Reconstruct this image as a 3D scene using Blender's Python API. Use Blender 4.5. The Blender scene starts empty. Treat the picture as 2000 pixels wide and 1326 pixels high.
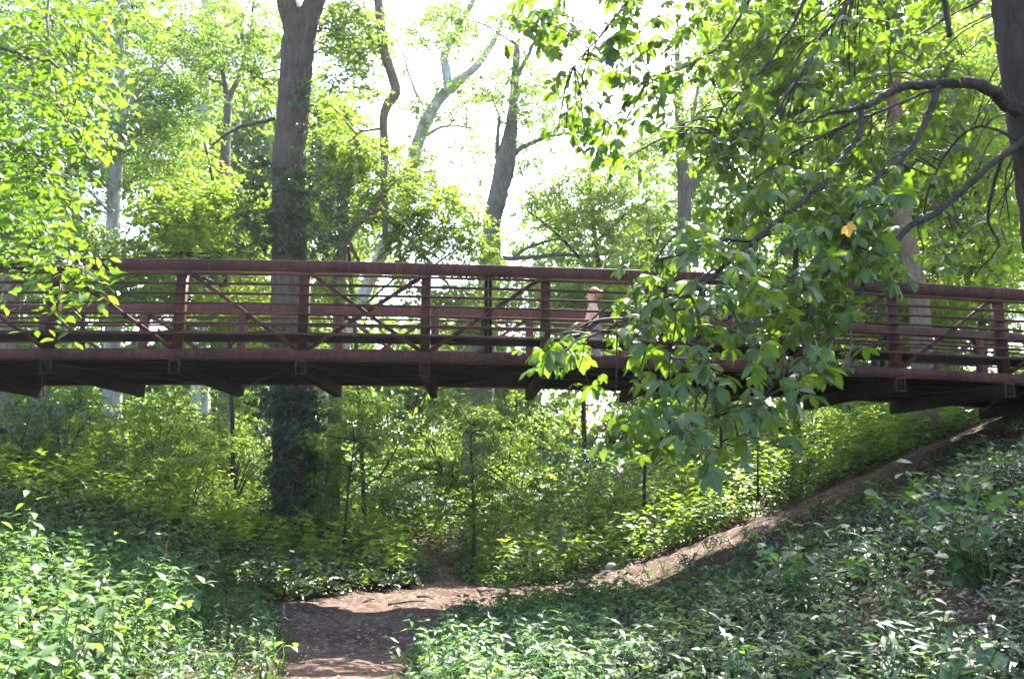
import bpy, math, random
import numpy as np
from mathutils import Vector, Matrix

random.seed(7)
rng = np.random.default_rng(7)
R = math.radians
SC = bpy.context.scene
COL = SC.collection

# ------------------------------------------------------------------ camera
CAM = np.array([0.0, 0.0, 1.6])
PITCH = R(10.1)
cam_d = bpy.data.cameras.new('camera')
cam = bpy.data.objects.new('camera', cam_d)
COL.objects.link(cam)
cam.location = CAM
cam.rotation_euler = (R(90) + PITCH, 0, 0)
cam_d.sensor_width = 36.0
cam_d.lens = 27.0
cam_d.clip_start = 0.05
cam_d.clip_end = 1500
cam_d.dof.use_dof = True
cam_d.dof.focus_distance = 10.6
cam_d.dof.aperture_fstop = 3.2
SC.camera = cam

# ------------------------------------------------------------------ light
SUN_EL = R(50)
SUN_AZ = R(24)                      # from straight ahead (+Y) towards the right (+X)
SUN_DIR = Vector((math.sin(SUN_AZ) * math.cos(SUN_EL), math.cos(SUN_AZ) * math.cos(SUN_EL), math.sin(SUN_EL)))
world = bpy.data.worlds.new('World')
SC.world = world
world.use_nodes = True
wn = world.node_tree
wn.nodes.clear()
sky = wn.nodes.new('ShaderNodeTexSky')
sky.sky_type = 'NISHITA'
sky.sun_disc = False
sky.sun_elevation = SUN_EL
sky.sun_rotation = SUN_AZ
sky.air_density = 1.0
sky.dust_density = 2.5
sky.ozone_density = 1.0
bg = wn.nodes.new('ShaderNodeBackground')
bg.inputs['Strength'].default_value = 0.15
wo = wn.nodes.new('ShaderNodeOutputWorld')
wn.links.new(sky.outputs[0], bg.inputs['Color'])
wn.links.new(bg.outputs[0], wo.inputs['Surface'])
sun_d = bpy.data.lights.new('sun', 'SUN')
sun_d.energy = 5.0
sun_d.angle = R(0.53)
sun_d.color = (1.0, 0.95, 0.87)
sun = bpy.data.objects.new('sun', sun_d)
COL.objects.link(sun)
sun.rotation_euler = SUN_DIR.to_track_quat('Z', 'Y').to_euler()
SC.view_settings.view_transform = 'Standard'
SC.view_settings.look = 'None'
SC.view_settings.gamma = 1.0
SC.view_settings.use_curve_mapping = False
SC.view_settings.exposure = 2.85
SC.render.engine = 'CYCLES'
SC.cycles.max_bounces = 7
SC.cycles.diffuse_bounces = 4
SC.cycles.glossy_bounces = 2
SC.cycles.transmission_bounces = 5
SC.cycles.transparent_max_bounces = 4
SC.cycles.sample_clamp_indirect = 6.0
SC.cycles.use_denoising = True
SC.cycles.caustics_reflective = False
SC.cycles.caustics_refractive = False


def at(px, py, Y):
    """the place at distance Y ahead of the camera that shows at this spot of the photograph"""
    a = (px - 1000) / 1500.0
    b = -(py - 663) / 1500.0
    d = np.array([a, math.cos(PITCH) - b * math.sin(PITCH), math.sin(PITCH) + b * math.cos(PITCH)])
    return CAM + d * (Y / d[1])


def project(P):
    P = np.atleast_2d(P) - CAM
    f = P[:, 1] * math.cos(PITCH) + P[:, 2] * math.sin(PITCH)
    u = -P[:, 1] * math.sin(PITCH) + P[:, 2] * math.cos(PITCH)
    f = np.where(f < 0.05, 0.05, f)
    return 1000 + 1500 * P[:, 0] / f, 663 - 1500 * u / f, f


# ------------------------------------------------------------------ helpers
def tag(o, label=None, cat=None, group=None, kind=None):
    if label: o['label'] = label
    if cat: o['category'] = cat
    if group: o['group'] = group
    if kind: o['kind'] = kind
    return o


def thing(name, label, cat, loc, group=None):
    o = bpy.data.objects.new(name, None)
    o.empty_display_size = 0.2
    o.location = [float(v) for v in loc]
    COL.objects.link(o)
    return tag(o, label, cat, group)


def mesh_np(name, V, F, mat, uv=None, smooth=False):
    """F: list of integer arrays (n,3) or (n,4); uv: per vertex (n,2)"""
    if not isinstance(F, (list, tuple)):
        F = [F]
    F = [np.asarray(f, dtype=np.int32) for f in F if len(f)]
    me = bpy.data.meshes.new(name)
    V = np.asarray(V, dtype=np.float32)
    me.vertices.add(len(V))
    me.vertices.foreach_set('co', V.ravel())
    loops = np.concatenate([f.ravel() for f in F])
    tot = np.concatenate([np.full(len(f), f.shape[1], dtype=np.int32) for f in F])
    start = np.concatenate([[0], np.cumsum(tot)[:-1]]).astype(np.int32)
    me.loops.add(len(loops))
    me.loops.foreach_set('vertex_index', loops)
    me.polygons.add(len(tot))
    me.polygons.foreach_set('loop_start', start)
    if smooth:
        me.polygons.foreach_set('use_smooth', np.ones(len(tot), dtype=bool))
    if uv is not None:
        l = me.uv_layers.new(name='UVMap')
        l.data.foreach_set('uv', np.asarray(uv, dtype=np.float32)[loops].ravel())
    me.update(calc_edges=True)
    if mat:
        for m in (mat if isinstance(mat, (list, tuple)) else [mat]):
            me.materials.append(m)
    return me


def link(name, me, parent=None, kind=None):
    o = bpy.data.objects.new(name, me)
    COL.objects.link(o)
    if parent is not None:
        o.parent = parent
    if kind: o['kind'] = kind
    return o


def root_loc(p):
    v = Vector((0, 0, 0))
    while p is not None:
        v = v + Vector(p.location)
        p = p.parent
    return np.array(v)


def part(name, V, F, mat, parent, uv=None, smooth=False, kind=None, label=None):
    """a part: V in world coordinates, stored relative to the parent"""
    V = np.asarray(V, dtype=float) - root_loc(parent)
    o = link(name, mesh_np(name, V, F, mat, uv, smooth), parent, kind)
    if label: o['label'] = label
    return o


def vnoise(x, y, s=1.0, seed=0):
    x = np.asarray(x, float) / s + 100.3 + seed * 17.7
    y = np.asarray(y, float) / s + 200.7 + seed * 5.3
    xi = np.floor(x).astype(np.int64); yi = np.floor(y).astype(np.int64)
    fx = x - xi; fy = y - yi
    fx = fx * fx * (3 - 2 * fx); fy = fy * fy * (3 - 2 * fy)

    def h(a, b):
        n = (a * 374761393 + b * 668265263 + seed * 1442695) & 0x7fffffff
        n = ((n ^ (n >> 13)) * 1274126177) & 0x7fffffff
        return ((n ^ (n >> 16)) & 0xffff) / 65535.0
    return (h(xi, yi) * (1 - fx) + h(xi + 1, yi) * fx) * (1 - fy) + (h(xi, yi + 1) * (1 - fx) + h(xi + 1, yi + 1) * fx) * fy


def catmull(pts, n=6):
    P = np.asarray(pts, float)
    if len(P) < 3:
        t = np.linspace(0, 1, n + 1)[:, None]
        return P[0] * (1 - t) + P[-1] * t
    Q = np.vstack([2 * P[0] - P[1], P, 2 * P[-1] - P[-2]])
    out = []
    for i in range(1, len(Q) - 2):
        for k in range(n):
            t = k / n
            out.append(0.5 * ((2 * Q[i]) + (-Q[i - 1] + Q[i + 1]) * t + (2 * Q[i - 1] - 5 * Q[i] + 4 * Q[i + 1] - Q[i + 2]) * t * t
                              + (-Q[i - 1] + 3 * Q[i] - 3 * Q[i + 1] + Q[i + 2]) * t ** 3))
    out.append(Q[-2])
    return np.array(out)


def tube(P, rad, seg=8, rough=0.0, cap=True):
    P = np.asarray(P, float); n = len(P)
    rad = np.broadcast_to(np.asarray(rad, float), (n,)) if np.ndim(rad) == 0 or len(np.atleast_1d(rad)) == n else np.interp(np.linspace(0, 1, n), np.linspace(0, 1, len(rad)), rad)
    T = np.gradient(P, axis=0)
    T /= np.linalg.norm(T, axis=1)[:, None] + 1e-9
    u = np.cross(T[0], [0, 1, 0.1])
    if np.linalg.norm(u) < 0.1: u = np.cross(T[0], [1, 0, 0])
    u /= np.linalg.norm(u)
    V = np.zeros((n, seg, 3))
    ang = np.linspace(0, 2 * math.pi, seg, endpoint=False)
    for i in range(n):
        u = u - T[i] * u.dot(T[i]); u /= np.linalg.norm(u)
        w = np.cross(T[i], u)
        r = rad[i] * (1 + (rough * (rng.random(seg) - 0.5) * 2 if rough else 0))
        V[i] = P[i] + (np.cos(ang) * r)[:, None] * u + (np.sin(ang) * r)[:, None] * w
    V = V.reshape(-1, 3)
    i, j = np.meshgrid(np.arange(n - 1), np.arange(seg), indexing='ij')
    a = i * seg + j; b = i * seg + (j + 1) % seg
    F = np.stack([a, b, b + seg, a + seg], -1).reshape(-1, 4)
    Fs = [F]
    if cap:
        V = np.vstack([V, P[0], P[-1]])
        k = np.arange(seg)
        c0 = np.stack([np.full(seg, n * seg), (k + 1) % seg, k], -1)
        c1 = np.stack([np.full(seg, n * seg + 1), (n - 1) * seg + k, (n - 1) * seg + (k + 1) % seg], -1)
        Fs.append(np.vstack([c0, c1]))
    return V, Fs


class MB:
    """collects shapes for one mesh"""
    def __init__(s): s.V = []; s.Q = []; s.T = []; s.n = 0
    def add(s, V, F):
        for f in (F if isinstance(F, (list, tuple)) else [F]):
            f = np.asarray(f)
            (s.Q if f.shape[1] == 4 else s.T).append(f + s.n)
        s.V.append(np.asarray(V, float)); s.n += len(V)
        return s
    def out(s):
        F = []
        if s.Q: F.append(np.vstack(s.Q))
        if s.T: F.append(np.vstack(s.T))
        return np.vstack(s.V), F


BOXQ = np.array([[0, 1, 3, 2], [4, 6, 7, 5], [0, 4, 5, 1], [2, 3, 7, 6], [0, 2, 6, 4], [1, 5, 7, 3]])


def box_between(a, b, w, h, up=(0, 0, 1), bev=0.0):
    """a bar from a to b, w wide (sideways) and h high, with chamfered long edges when bev > 0"""
    a = np.asarray(a, float); b = np.asarray(b, float)
    t = b - a; t /= np.linalg.norm(t)
    side = np.cross(t, up); side /= np.linalg.norm(side)
    upv = np.cross(side, t)
    if bev <= 0:
        V = [p + side * sx * w / 2 + upv * sz * h / 2 for p in (a, b) for sx in (-1, 1) for sz in (-1, 1)]
        return np.array(V), BOXQ
    prof = [(-w / 2 + bev, -h / 2), (w / 2 - bev, -h / 2), (w / 2, -h / 2 + bev), (w / 2, h / 2 - bev), (w / 2 - bev, h / 2), (-w / 2 + bev, h / 2), (-w / 2, h / 2 - bev), (-w / 2, -h / 2 + bev)]
    V = [p + side * x + upv * z for p in (a, b) for x, z in prof]
    n = 8
    F = [[i, (i + 1) % n, (i + 1) % n + n, i + n] for i in range(n)]
    C = [[0, 7, 6, 1], [1, 6, 5, 2], [2, 5, 4, 3], [8, 9, 14, 15], [9, 10, 13, 14], [10, 11, 12, 13]]
    return np.array(V), np.array(F + C)


def rot_z(a):
    c, s = np.cos(a), np.sin(a); z = np.zeros_like(a); o = np.ones_like(a)
    return np.stack([np.stack([c, -s, z], -1), np.stack([s, c, z], -1), np.stack([z, z, o], -1)], -2)


def rot_x(a):
    c, s = np.cos(a), np.sin(a); z = np.zeros_like(a); o = np.ones_like(a)
    return np.stack([np.stack([o, z, z], -1), np.stack([z, c, -s], -1), np.stack([z, s, c], -1)], -2)


def rot_y(a):
    c, s = np.cos(a), np.sin(a); z = np.zeros_like(a); o = np.ones_like(a)
    return np.stack([np.stack([c, z, s], -1), np.stack([z, o, z], -1), np.stack([-s, z, c], -1)], -2)


def scatter(tmpl, M, T, S):
    """copies of a template (V, F, uv) joined into arrays"""
    V, F, uv = tmpl
    n = len(T)
    M = M * np.asarray(S)[:, None, None] if np.ndim(S) == 1 else M * S
    W = np.einsum('nij,vj->nvi', M, V) + T[:, None, :]
    FF = (F[None] + (np.arange(n) * len(V))[:, None, None]).reshape(-1, F.shape[1])
    return W.reshape(-1, 3), FF, np.tile(uv, (n, 1))


def join(parts):
    V, F, U, n = [], [], [], 0
    for v, f, u in parts:
        if len(v) == 0: continue
        V.append(v); F.append(f + n); U.append(u); n += len(v)
    return np.vstack(V), np.vstack(F), np.vstack(U)


# ------------------------------------------------------------------ leaf shapes
def leaf_hi(width=0.5, widest=0.45, droop=0.18, fold=0.10, jag=0.0):
    """length 1 along +Y, seven rows' worth of outline on eight to twelve triangles"""
    ys = [0.0, 0.14, 0.36, 0.6, 0.82, 1.0]
    def prof(t):
        return (t / widest) ** 0.75 if t < widest else max(0.0, 1 - ((t - widest) / (1 - widest)) ** 1.7)
    V = [(0, 0, 0)]; U = [(0.5, 0)]
    for y in ys[1:-1]:
        w = prof(y) * width / 2
        z = -droop * y * y
        V += [(-w, y, z + fold * w * 2), (0, y + 0.01, z), (w, y, z + fold * w * 2)]
        U += [(0.5 - w / width, y), (0.5, y), (0.5 + w / width, y)]
    V.append((0, 1, -droop)); U.append((0.5, 1))
    F = [(0, 2, 1), (0, 3, 2)]
    for k in range(3):
        a = 1 + 3 * k; b = a + 3
        F += [(a, a + 1, b + 1), (a, b + 1, b), (a + 1, a + 2, b + 2), (a + 1, b + 2, b + 1)]
    a = 10
    F += [(a, a + 1, 13), (a + 1, a + 2, 13)]
    return np.array(V, float), np.array(F), np.array(U, float)


def leaf_mid(width=0.5, droop=0.15, fold=0.12):
    w = width / 2
    V = [(0, 0, 0), (-w, 0.42, fold * w * 2 - droop * 0.2), (0, 0.45, -droop * 0.2), (w, 0.42, fold * w * 2 - droop * 0.2), (0, 1, -droop)]
    F = [(0, 2, 1), (0, 3, 2), (1, 2, 4), (2, 3, 4)]
    U = [(0.5, 0), (0, 0.42), (0.5, 0.45), (1, 0.42), (0.5, 1)]
    return np.array(V, float), np.array(F), np.array(U, float)


def leaf_lo(width=0.55, fold=0.15):
    w = width / 2
    V = [(0, 0, 0), (-w, 0.42, fold * w * 2), (0, 1, -0.08), (w, 0.42, fold * w * 2)]
    return np.array(V, float), np.array([(0, 2, 1), (0, 3, 2)]), np.array([(0.5, 0), (0, 0.42), (0.5, 1), (1, 0.42)], float)


def stem_t(a, b, r):
    """three-sided stem as template arrays"""
    a = np.asarray(a, float); b = np.asarray(b, float)
    t = b - a; t = t / (np.linalg.norm(t) + 1e-9)
    u = np.cross(t, [0.3, 0.9, 0.2]); u /= np.linalg.norm(u) + 1e-9
    w = np.cross(t, u)
    ang = [0, 2.094, 4.189]
    V = [a + (u * math.cos(k) + w * math.sin(k)) * r for k in ang] + [b + (u * math.cos(k) + w * math.sin(k)) * r * 0.7 for k in ang]
    F = []
    for i in range(3):
        j = (i + 1) % 3
        F += [(i, j, j + 3), (i, j + 3, i + 3)]
    return np.array(V), np.array(F), np.full((6, 2), 0.5)


def place_leaves(tm, base, yaw, pitch, roll, size):
    """leaves whose stalk end sits at base; yaw about Z (0 = +Y), pitch > 0 lifts the tip"""
    M = rot_z(np.asarray(yaw, float)) @ rot_x(np.asarray(pitch, float)) @ rot_y(np.asarray(roll, float))
    return scatter(tm, M, np.asarray(base, float), np.asarray(size, float))


def spray(n_twig, n_leaf, rad, leaf, size, flat=0.35, droop=0.25, stems=True, seed=0, wild=0.42):
    """a leafy clump: short twigs spreading from the middle with leaves set alternately along them"""
    g = np.random.default_rng(seed)
    parts = []
    for k in range(n_twig):
        yaw = g.random() * 6.283; el = g.normal(0, flat)
        L = rad * (0.55 + 0.6 * g.random())
        t = np.linspace(0.12, 1, n_leaf)
        d = np.array([math.cos(el) * math.cos(yaw), math.cos(el) * math.sin(yaw), math.sin(el)])
        o = g.normal(0, rad * 0.22, 3) * [1, 1, 0.7]
        P = o + d * (t * L)[:, None] + np.array([0, 0, -droop * rad])[None] * (t * t)[:, None]
        P = P + g.normal(0, 0.03 * rad, P.shape)
        side = np.where(np.arange(n_leaf) % 2 == 0, 1, -1)
        lyaw = yaw - math.pi / 2 + side * g.uniform(0.5, 1.2, n_leaf)
        parts.append(place_leaves(leaf, P, lyaw, g.normal(-0.3, wild, n_leaf), g.normal(0, wild, n_leaf), size * g.uniform(0.6, 1.25, n_leaf)))
        if stems:
            parts.append(stem_t(o, P[-1], size * 0.035))
    return join(parts)


# ------------------------------------------------------------------ materials
def nt(name):
    m = bpy.data.materials.new(name)
    m.use_nodes = True
    n = m.node_tree
    n.nodes.clear()
    return m, n, n.nodes.new, n.links.new


def ramp(new, stops):
    r = new('ShaderNodeValToRGB')
    e = r.color_ramp.elements
    while len(e) < len(stops): e.new(0.5)
    for el, (p, c) in zip(e, stops):
        el.position = p; el.color = (*c, 1)
    return r


def leaf_mat(name, cols, trans, tfac=0.42, rough=0.42, spec=0.5, veins=False):
    m, n, new, lk = nt(name)
    geo = new('ShaderNodeNewGeometry')
    rp = ramp(new, [(i / (len(cols) - 1), c) for i, c in enumerate(cols)])
    lk(geo.outputs['Random Per Island'], rp.inputs[0])
    col = rp.outputs[0]
    if veins:
        uv = new('ShaderNodeTexCoord'); sep = new('ShaderNodeSeparateXYZ'); lk(uv.outputs['UV'], sep.inputs[0])
        a = new('ShaderNodeMath'); a.operation = 'SUBTRACT'; lk(sep.outputs[0], a.inputs[0]); a.inputs[1].default_value = 0.5
        ab = new('ShaderNodeMath'); ab.operation = 'ABSOLUTE'; lk(a.outputs[0], ab.inputs[0])
        # side veins run outward and forward from the midrib
        v = new('ShaderNodeMath'); v.operation = 'MULTIPLY_ADD'; lk(ab.outputs[0], v.inputs[0]); v.inputs[1].default_value = -0.55; lk(sep.outputs[1], v.inputs[2])
        s = new('ShaderNodeMath'); s.operation = 'MULTIPLY'; lk(v.outputs[0], s.inputs[0]); s.inputs[1].default_value = 60
        sn = new('ShaderNodeMath'); sn.operation = 'SINE'; lk(s.outputs[0], sn.inputs[0])
        g1 = new('ShaderNodeMapRange'); lk(sn.outputs[0], g1.inputs[0]); g1.inputs[1].default_value = 0.82; g1.inputs[2].default_value = 1.0; g1.inputs[4].default_value = 0.35
        g2 = new('ShaderNodeMapRange'); lk(ab.outputs[0], g2.inputs[0]); g2.inputs[1].default_value = 0.05; g2.inputs[2].default_value = 0.015; g2.inputs[4].default_value = 0.6
        mx = new('ShaderNodeMath'); mx.operation = 'MAXIMUM'; lk(g1.outputs[0], mx.inputs[0]); lk(g2.outputs[0], mx.inputs[1])
        mc = new('ShaderNodeMix'); mc.data_type = 'RGBA'; lk(mx.outputs[0], mc.inputs[0]); lk(col, mc.inputs[6])
        mc.inputs[7].default_value = (cols[-1][0] * 1.5, cols[-1][1] * 1.35, cols[-1][2] * 1.5, 1)
        col = mc.outputs[2]
    nz = new('ShaderNodeTexNoise'); nz.inputs['Scale'].default_value = 0.9
    tc = new('ShaderNodeNewGeometry'); lk(tc.outputs['Position'], nz.inputs['Vector'])
    mr = new('ShaderNodeMapRange'); lk(nz.outputs[0], mr.inputs[0]); mr.inputs[1].default_value = 0.3; mr.inputs[2].default_value = 0.7
    mr.inputs[3].default_value = 0.75; mr.inputs[4].default_value = 1.25
    hs = new('ShaderNodeHueSaturation'); lk(mr.outputs[0], hs.inputs['Value']); lk(col, hs.inputs['Color'])
    p = new('ShaderNodeBsdfPrincipled')
    lk(hs.outputs[0], p.inputs['Base Color'])
    p.inputs['Roughness'].default_value = rough
    p.inputs['Specular IOR Level'].default_value = spec
    t = new('ShaderNodeBsdfTranslucent')
    tm = new('ShaderNodeMix'); tm.data_type = 'RGBA'; tm.blend_type = 'MULTIPLY'; tm.inputs[0].default_value = 1.0
    lk(hs.outputs[0], tm.inputs[6]); tm.inputs[7].default_value = (*trans, 1)
    lk(tm.outputs[2], t.inputs[0])
    mix = new('ShaderNodeMixShader'); mix.inputs[0].default_value = tfac
    lk(p.outputs[0], mix.inputs[1]); lk(t.outputs[0], mix.inputs[2])
    o = new('ShaderNodeOutputMaterial'); lk(mix.outputs[0], o.inputs['Surface'])
    return m


def bark_mat(name, c1, c2, scale=6.0, rough=0.9, bump=0.6, moss=None):
    m, n, new, lk = nt(name)
    tc = new('ShaderNodeTexCoord'); mp = new('ShaderNodeMapping'); lk(tc.outputs['Object'], mp.inputs[0]); mp.inputs['Scale'].default_value = (1, 1, 0.18)
    nz = new('ShaderNodeTexNoise'); nz.inputs['Scale'].default_value = scale * 3; nz.inputs['Detail'].default_value = 6; nz.inputs['Roughness'].default_value = 0.65
    lk(mp.outputs[0], nz.inputs['Vector'])
    vz = new('ShaderNodeTexVoronoi'); vz.feature = 'DISTANCE_TO_EDGE'; vz.inputs['Scale'].default_value = scale * 2.2; wv = new('ShaderNodeTexNoise'); wv.inputs['Scale'].default_value = 4; wv.inputs['Detail'].default_value = 4; lk(mp.outputs[0], wv.inputs['Vector']); wa = new('ShaderNodeMix'); wa.data_type = 'VECTOR'; wa.inputs[0].default_value = 0.25; lk(mp.outputs[0], wa.inputs[4]); lk(wv.outputs['Color'], wa.inputs[5]); lk(wa.outputs[1], vz.inputs['Vector'])
    n2 = new('ShaderNodeTexNoise'); n2.inputs['Scale'].default_value = 1.3; lk(tc.outputs['Object'], n2.inputs['Vector'])
    rp = ramp(new, [(0.3, c1), (0.7, c2)]); lk(nz.outputs[0], rp.inputs[0])
    mx = new('ShaderNodeMix'); mx.data_type = 'RGBA'; mx.blend_type = 'MULTIPLY'
    r2 = ramp(new, [(0.0, (0.35, 0.33, 0.3)), (0.12, (1, 1, 1))]); lk(vz.outputs[0], r2.inputs[0])
    mx.inputs[0].default_value = 0.35; lk(rp.outputs[0], mx.inputs[6]); lk(r2.outputs[0], mx.inputs[7])
    col = mx.outputs[2]
    m3 = new('ShaderNodeMix'); m3.data_type = 'RGBA'
    r3 = ramp(new, [(0.48, (0, 0, 0)), (0.62, (1, 1, 1))]); lk(n2.outputs[0], r3.inputs[0]); lk(r3.outputs[0], m3.inputs[0])
    lk(col, m3.inputs[6]); m3.inputs[7].default_value = (*(moss or [v * 0.7 for v in c1]), 1)
    lim = new('ShaderNodeMath'); lim.operation = 'MULTIPLY'; lk(r3.outputs[0], lim.inputs[0]); lim.inputs[1].default_value = 0.45; lk(lim.outputs[0], m3.inputs[0])
    p = new('ShaderNodeBsdfPrincipled'); lk(m3.outputs[2], p.inputs['Base Color']); p.inputs['Roughness'].default_value = rough
    p.inputs['Specular IOR Level'].default_value = 0.2
    ad = new('ShaderNodeMath'); ad.operation = 'ADD'; lk(nz.outputs[0], ad.inputs[0]); lk(r2.outputs[0], ad.inputs[1])
    b = new('ShaderNodeBump'); b.inputs['Strength'].default_value = bump; b.inputs['Distance'].default_value = 0.03
    lk(ad.outputs[0], b.inputs['Height']); lk(b.outputs[0], p.inputs['Normal'])
    o = new('ShaderNodeOutputMaterial'); lk(p.outputs[0], o.inputs['Surface'])
    return m


def steel_mat(name, c1, c2, c3, rough=0.6):
    m, n, new, lk = nt(name)
    geo = new('ShaderNodeNewGeometry')
    mp = new('ShaderNodeMapping'); lk(geo.outputs['Position'], mp.inputs[0]); mp.inputs['Scale'].default_value = (1, 1, 0.25)
    nz = new('ShaderNodeTexNoise'); nz.inputs['Scale'].default_value = 14; nz.inputs['Detail'].default_value = 7; nz.inputs['Roughness'].default_value = 0.7; lk(mp.outputs[0], nz.inputs['Vector'])
    n2 = new('ShaderNodeTexNoise'); n2.inputs['Scale'].default_value = 1.7; n2.inputs['Detail'].default_value = 4; lk(geo.outputs['Position'], n2.inputs['Vector'])
    rp = ramp(new, [(0.3, c1), (0.55, c2), (0.75, c3)]); lk(nz.outputs[0], rp.inputs[0])
    hs = new('ShaderNodeHueSaturation'); lk(rp.outputs[0], hs.inputs['Color'])
    mr = new('ShaderNodeMapRange'); lk(n2.outputs[0], mr.inputs[0]); mr.inputs[1].default_value = 0.3; mr.inputs[2].default_value = 0.7; mr.inputs[3].default_value = 0.6; mr.inputs[4].default_value = 1.4
    lk(mr.outputs[0], hs.inputs['Value'])
    p = new('ShaderNodeBsdfPrincipled'); lk(hs.outputs[0], p.inputs['Base Color']); p.inputs['Roughness'].default_value = rough
    p.inputs['Specular IOR Level'].default_value = 0.12
    b = new('ShaderNodeBump'); b.inputs['Strength'].default_value = 0.25; b.inputs['Distance'].default_value = 0.004; lk(nz.outputs[0], b.inputs['Height']); lk(b.outputs[0], p.inputs['Normal'])
    o = new('ShaderNodeOutputMaterial'); lk(p.outputs[0], o.inputs['Surface'])
    return m


def plain_mat(name, c, rough=0.7, var=0.25, scale=20):
    m, n, new, lk = nt(name)
    geo = new('ShaderNodeNewGeometry'); nz = new('ShaderNodeTexNoise'); nz.inputs['Scale'].default_value = scale; nz.inputs['Detail'].default_value = 5
    lk(geo.outputs['Position'], nz.inputs['Vector'])
    rp = ramp(new, [(0.3, tuple(v * (1 - var) for v in c)), (0.7, tuple(min(1, v * (1 + var)) for v in c))]); lk(nz.outputs[0], rp.inputs[0])
    p = new('ShaderNodeBsdfPrincipled'); lk(rp.outputs[0], p.inputs['Base Color']); p.inputs['Roughness'].default_value = rough
    o = new('ShaderNodeOutputMaterial'); lk(p.outputs[0], o.inputs['Surface'])
    return m


def soil_mat(name, c1, c2, c3, fleck, fleck_amt=0.5):
    m, n, new, lk = nt(name)
    geo = new('ShaderNodeNewGeometry')
    nz = new('ShaderNodeTexNoise'); nz.inputs['Scale'].default_value = 7; nz.inputs['Detail'].default_value = 9; nz.inputs['Roughness'].default_value = 0.7; lk(geo.outputs['Position'], nz.inputs['Vector'])
    big = new('ShaderNodeTexNoise'); big.inputs['Scale'].default_value = 0.8; big.inputs['Detail'].default_value = 4; lk(geo.outputs['Position'], big.inputs['Vector'])
    ad = new('ShaderNodeMix'); ad.data_type = 'FLOAT'; ad.inputs[0].default_value = 0.4; lk(nz.outputs[0], ad.inputs[2]); lk(big.outputs[0], ad.inputs[3])
    rp = ramp(new, [(0.36, c1), (0.52, c2), (0.66, c3)]); lk(ad.outputs[0], rp.inputs[0])
    vo = new('ShaderNodeTexVoronoi'); vo.inputs['Scale'].default_value = 26; vo.inputs['Randomness'].default_value = 1; lk(geo.outputs['Position'], vo.inputs['Vector'])
    sp = new('ShaderNodeSeparateColor'); lk(vo.outputs['Color'], sp.inputs[0])
    th = new('ShaderNodeMapRange'); lk(sp.outputs[0], th.inputs[0]); th.inputs[1].default_value = 0.80; th.inputs[2].default_value = 0.95; th.inputs[4].default_value = fleck_amt
    mx = new('ShaderNodeMix'); mx.data_type = 'RGBA'; lk(th.outputs[0], mx.inputs[0]); lk(rp.outputs[0], mx.inputs[6]); mx.inputs[7].default_value = (*fleck, 1)
    p = new('ShaderNodeBsdfPrincipled'); lk(mx.outputs[2], p.inputs['Base Color']); p.inputs['Roughness'].default_value = 0.95; p.inputs['Specular IOR Level'].default_value = 0.1
    b = new('ShaderNodeBump'); b.inputs['Strength'].default_value = 0.7; b.inputs['Distance'].default_value = 0.03
    a2 = new('ShaderNodeMath'); a2.operation = 'ADD'; lk(nz.outputs[0], a2.inputs[0]); lk(sp.outputs[0], a2.inputs[1])
    lk(a2.outputs[0], b.inputs['Height']); lk(b.outputs[0], p.inputs['Normal'])
    o = new('ShaderNodeOutputMaterial'); lk(p.outputs[0], o.inputs['Surface'])
    return m


M = {}
M['leaf_buckeye'] = leaf_mat('leaf_buckeye', [(0.022, 0.050, 0.014), (0.034, 0.076, 0.016), (0.044, 0.090, 0.020), (0.052, 0.095, 0.022)], (3.2, 2.8, 0.7), 0.45, 0.42, 0.42, veins=True)
M['leaf_elm'] = leaf_mat('leaf_elm', [(0.03, 0.085, 0.02), (0.05, 0.12, 0.022), (0.07, 0.15, 0.03)], (2.9, 2.3, 0.7), 0.5, 0.45, 0.45, veins=True)
M['leaf_bright'] = leaf_mat('leaf_bright', [(0.052, 0.102, 0.016), (0.078, 0.14, 0.022), (0.105, 0.17, 0.028)], (2.9, 2.5, 1.1), 0.52, 0.45, 0.4)
M['leaf_mid'] = leaf_mat('leaf_mid', [(0.040, 0.088, 0.020), (0.060, 0.118, 0.026), (0.085, 0.145, 0.033)], (2.8, 2.4, 1.3), 0.5, 0.45, 0.4)
M['leaf_cool'] = leaf_mat('leaf_cool', [(0.028, 0.07, 0.03), (0.042, 0.095, 0.04), (0.06, 0.12, 0.045)], (1.9, 1.9, 1.1), 0.42, 0.38, 0.6)
M['leaf_weed'] = leaf_mat('leaf_weed', [(0.040, 0.085, 0.028), (0.060, 0.12, 0.036), (0.09, 0.155, 0.045), (0.07, 0.135, 0.048)], (2.3, 2.2, 0.9), 0.43, 0.5, 0.38, veins=True)
M['leaf_ivy'] = leaf_mat('leaf_ivy', [(0.014, 0.035, 0.014), (0.022, 0.052, 0.02), (0.035, 0.075, 0.025)], (1.8, 1.7, 0.8), 0.25, 0.3, 0.7)
M['leaf_vinca'] = leaf_mat('leaf_vinca', [(0.016, 0.034, 0.015), (0.026, 0.05, 0.022), (0.04, 0.072, 0.03)], (2.2, 1.9, 0.8), 0.25, 0.40, 0.5)
M['leaf_grape'] = leaf_mat('leaf_grape', [(0.03, 0.078, 0.026), (0.042, 0.10, 0.030), (0.055, 0.12, 0.035)], (2.0, 1.9, 0.9), 0.45, 0.5, 0.4, veins=True)
M['leaf_yellow'] = leaf_mat('leaf_yellow', [(0.42, 0.26, 0.04), (0.5, 0.32, 0.06)], (1.3, 1.1, 0.7), 0.5, 0.5, 0.4, veins=True)
M['leaf_dead'] = leaf_mat('leaf_dead', [(0.10, 0.055, 0.03), (0.17, 0.10, 0.06), (0.28, 0.19, 0.13), (0.13, 0.09, 0.07)], (1, 1, 1), 0.1, 0.6, 0.4)
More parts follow.
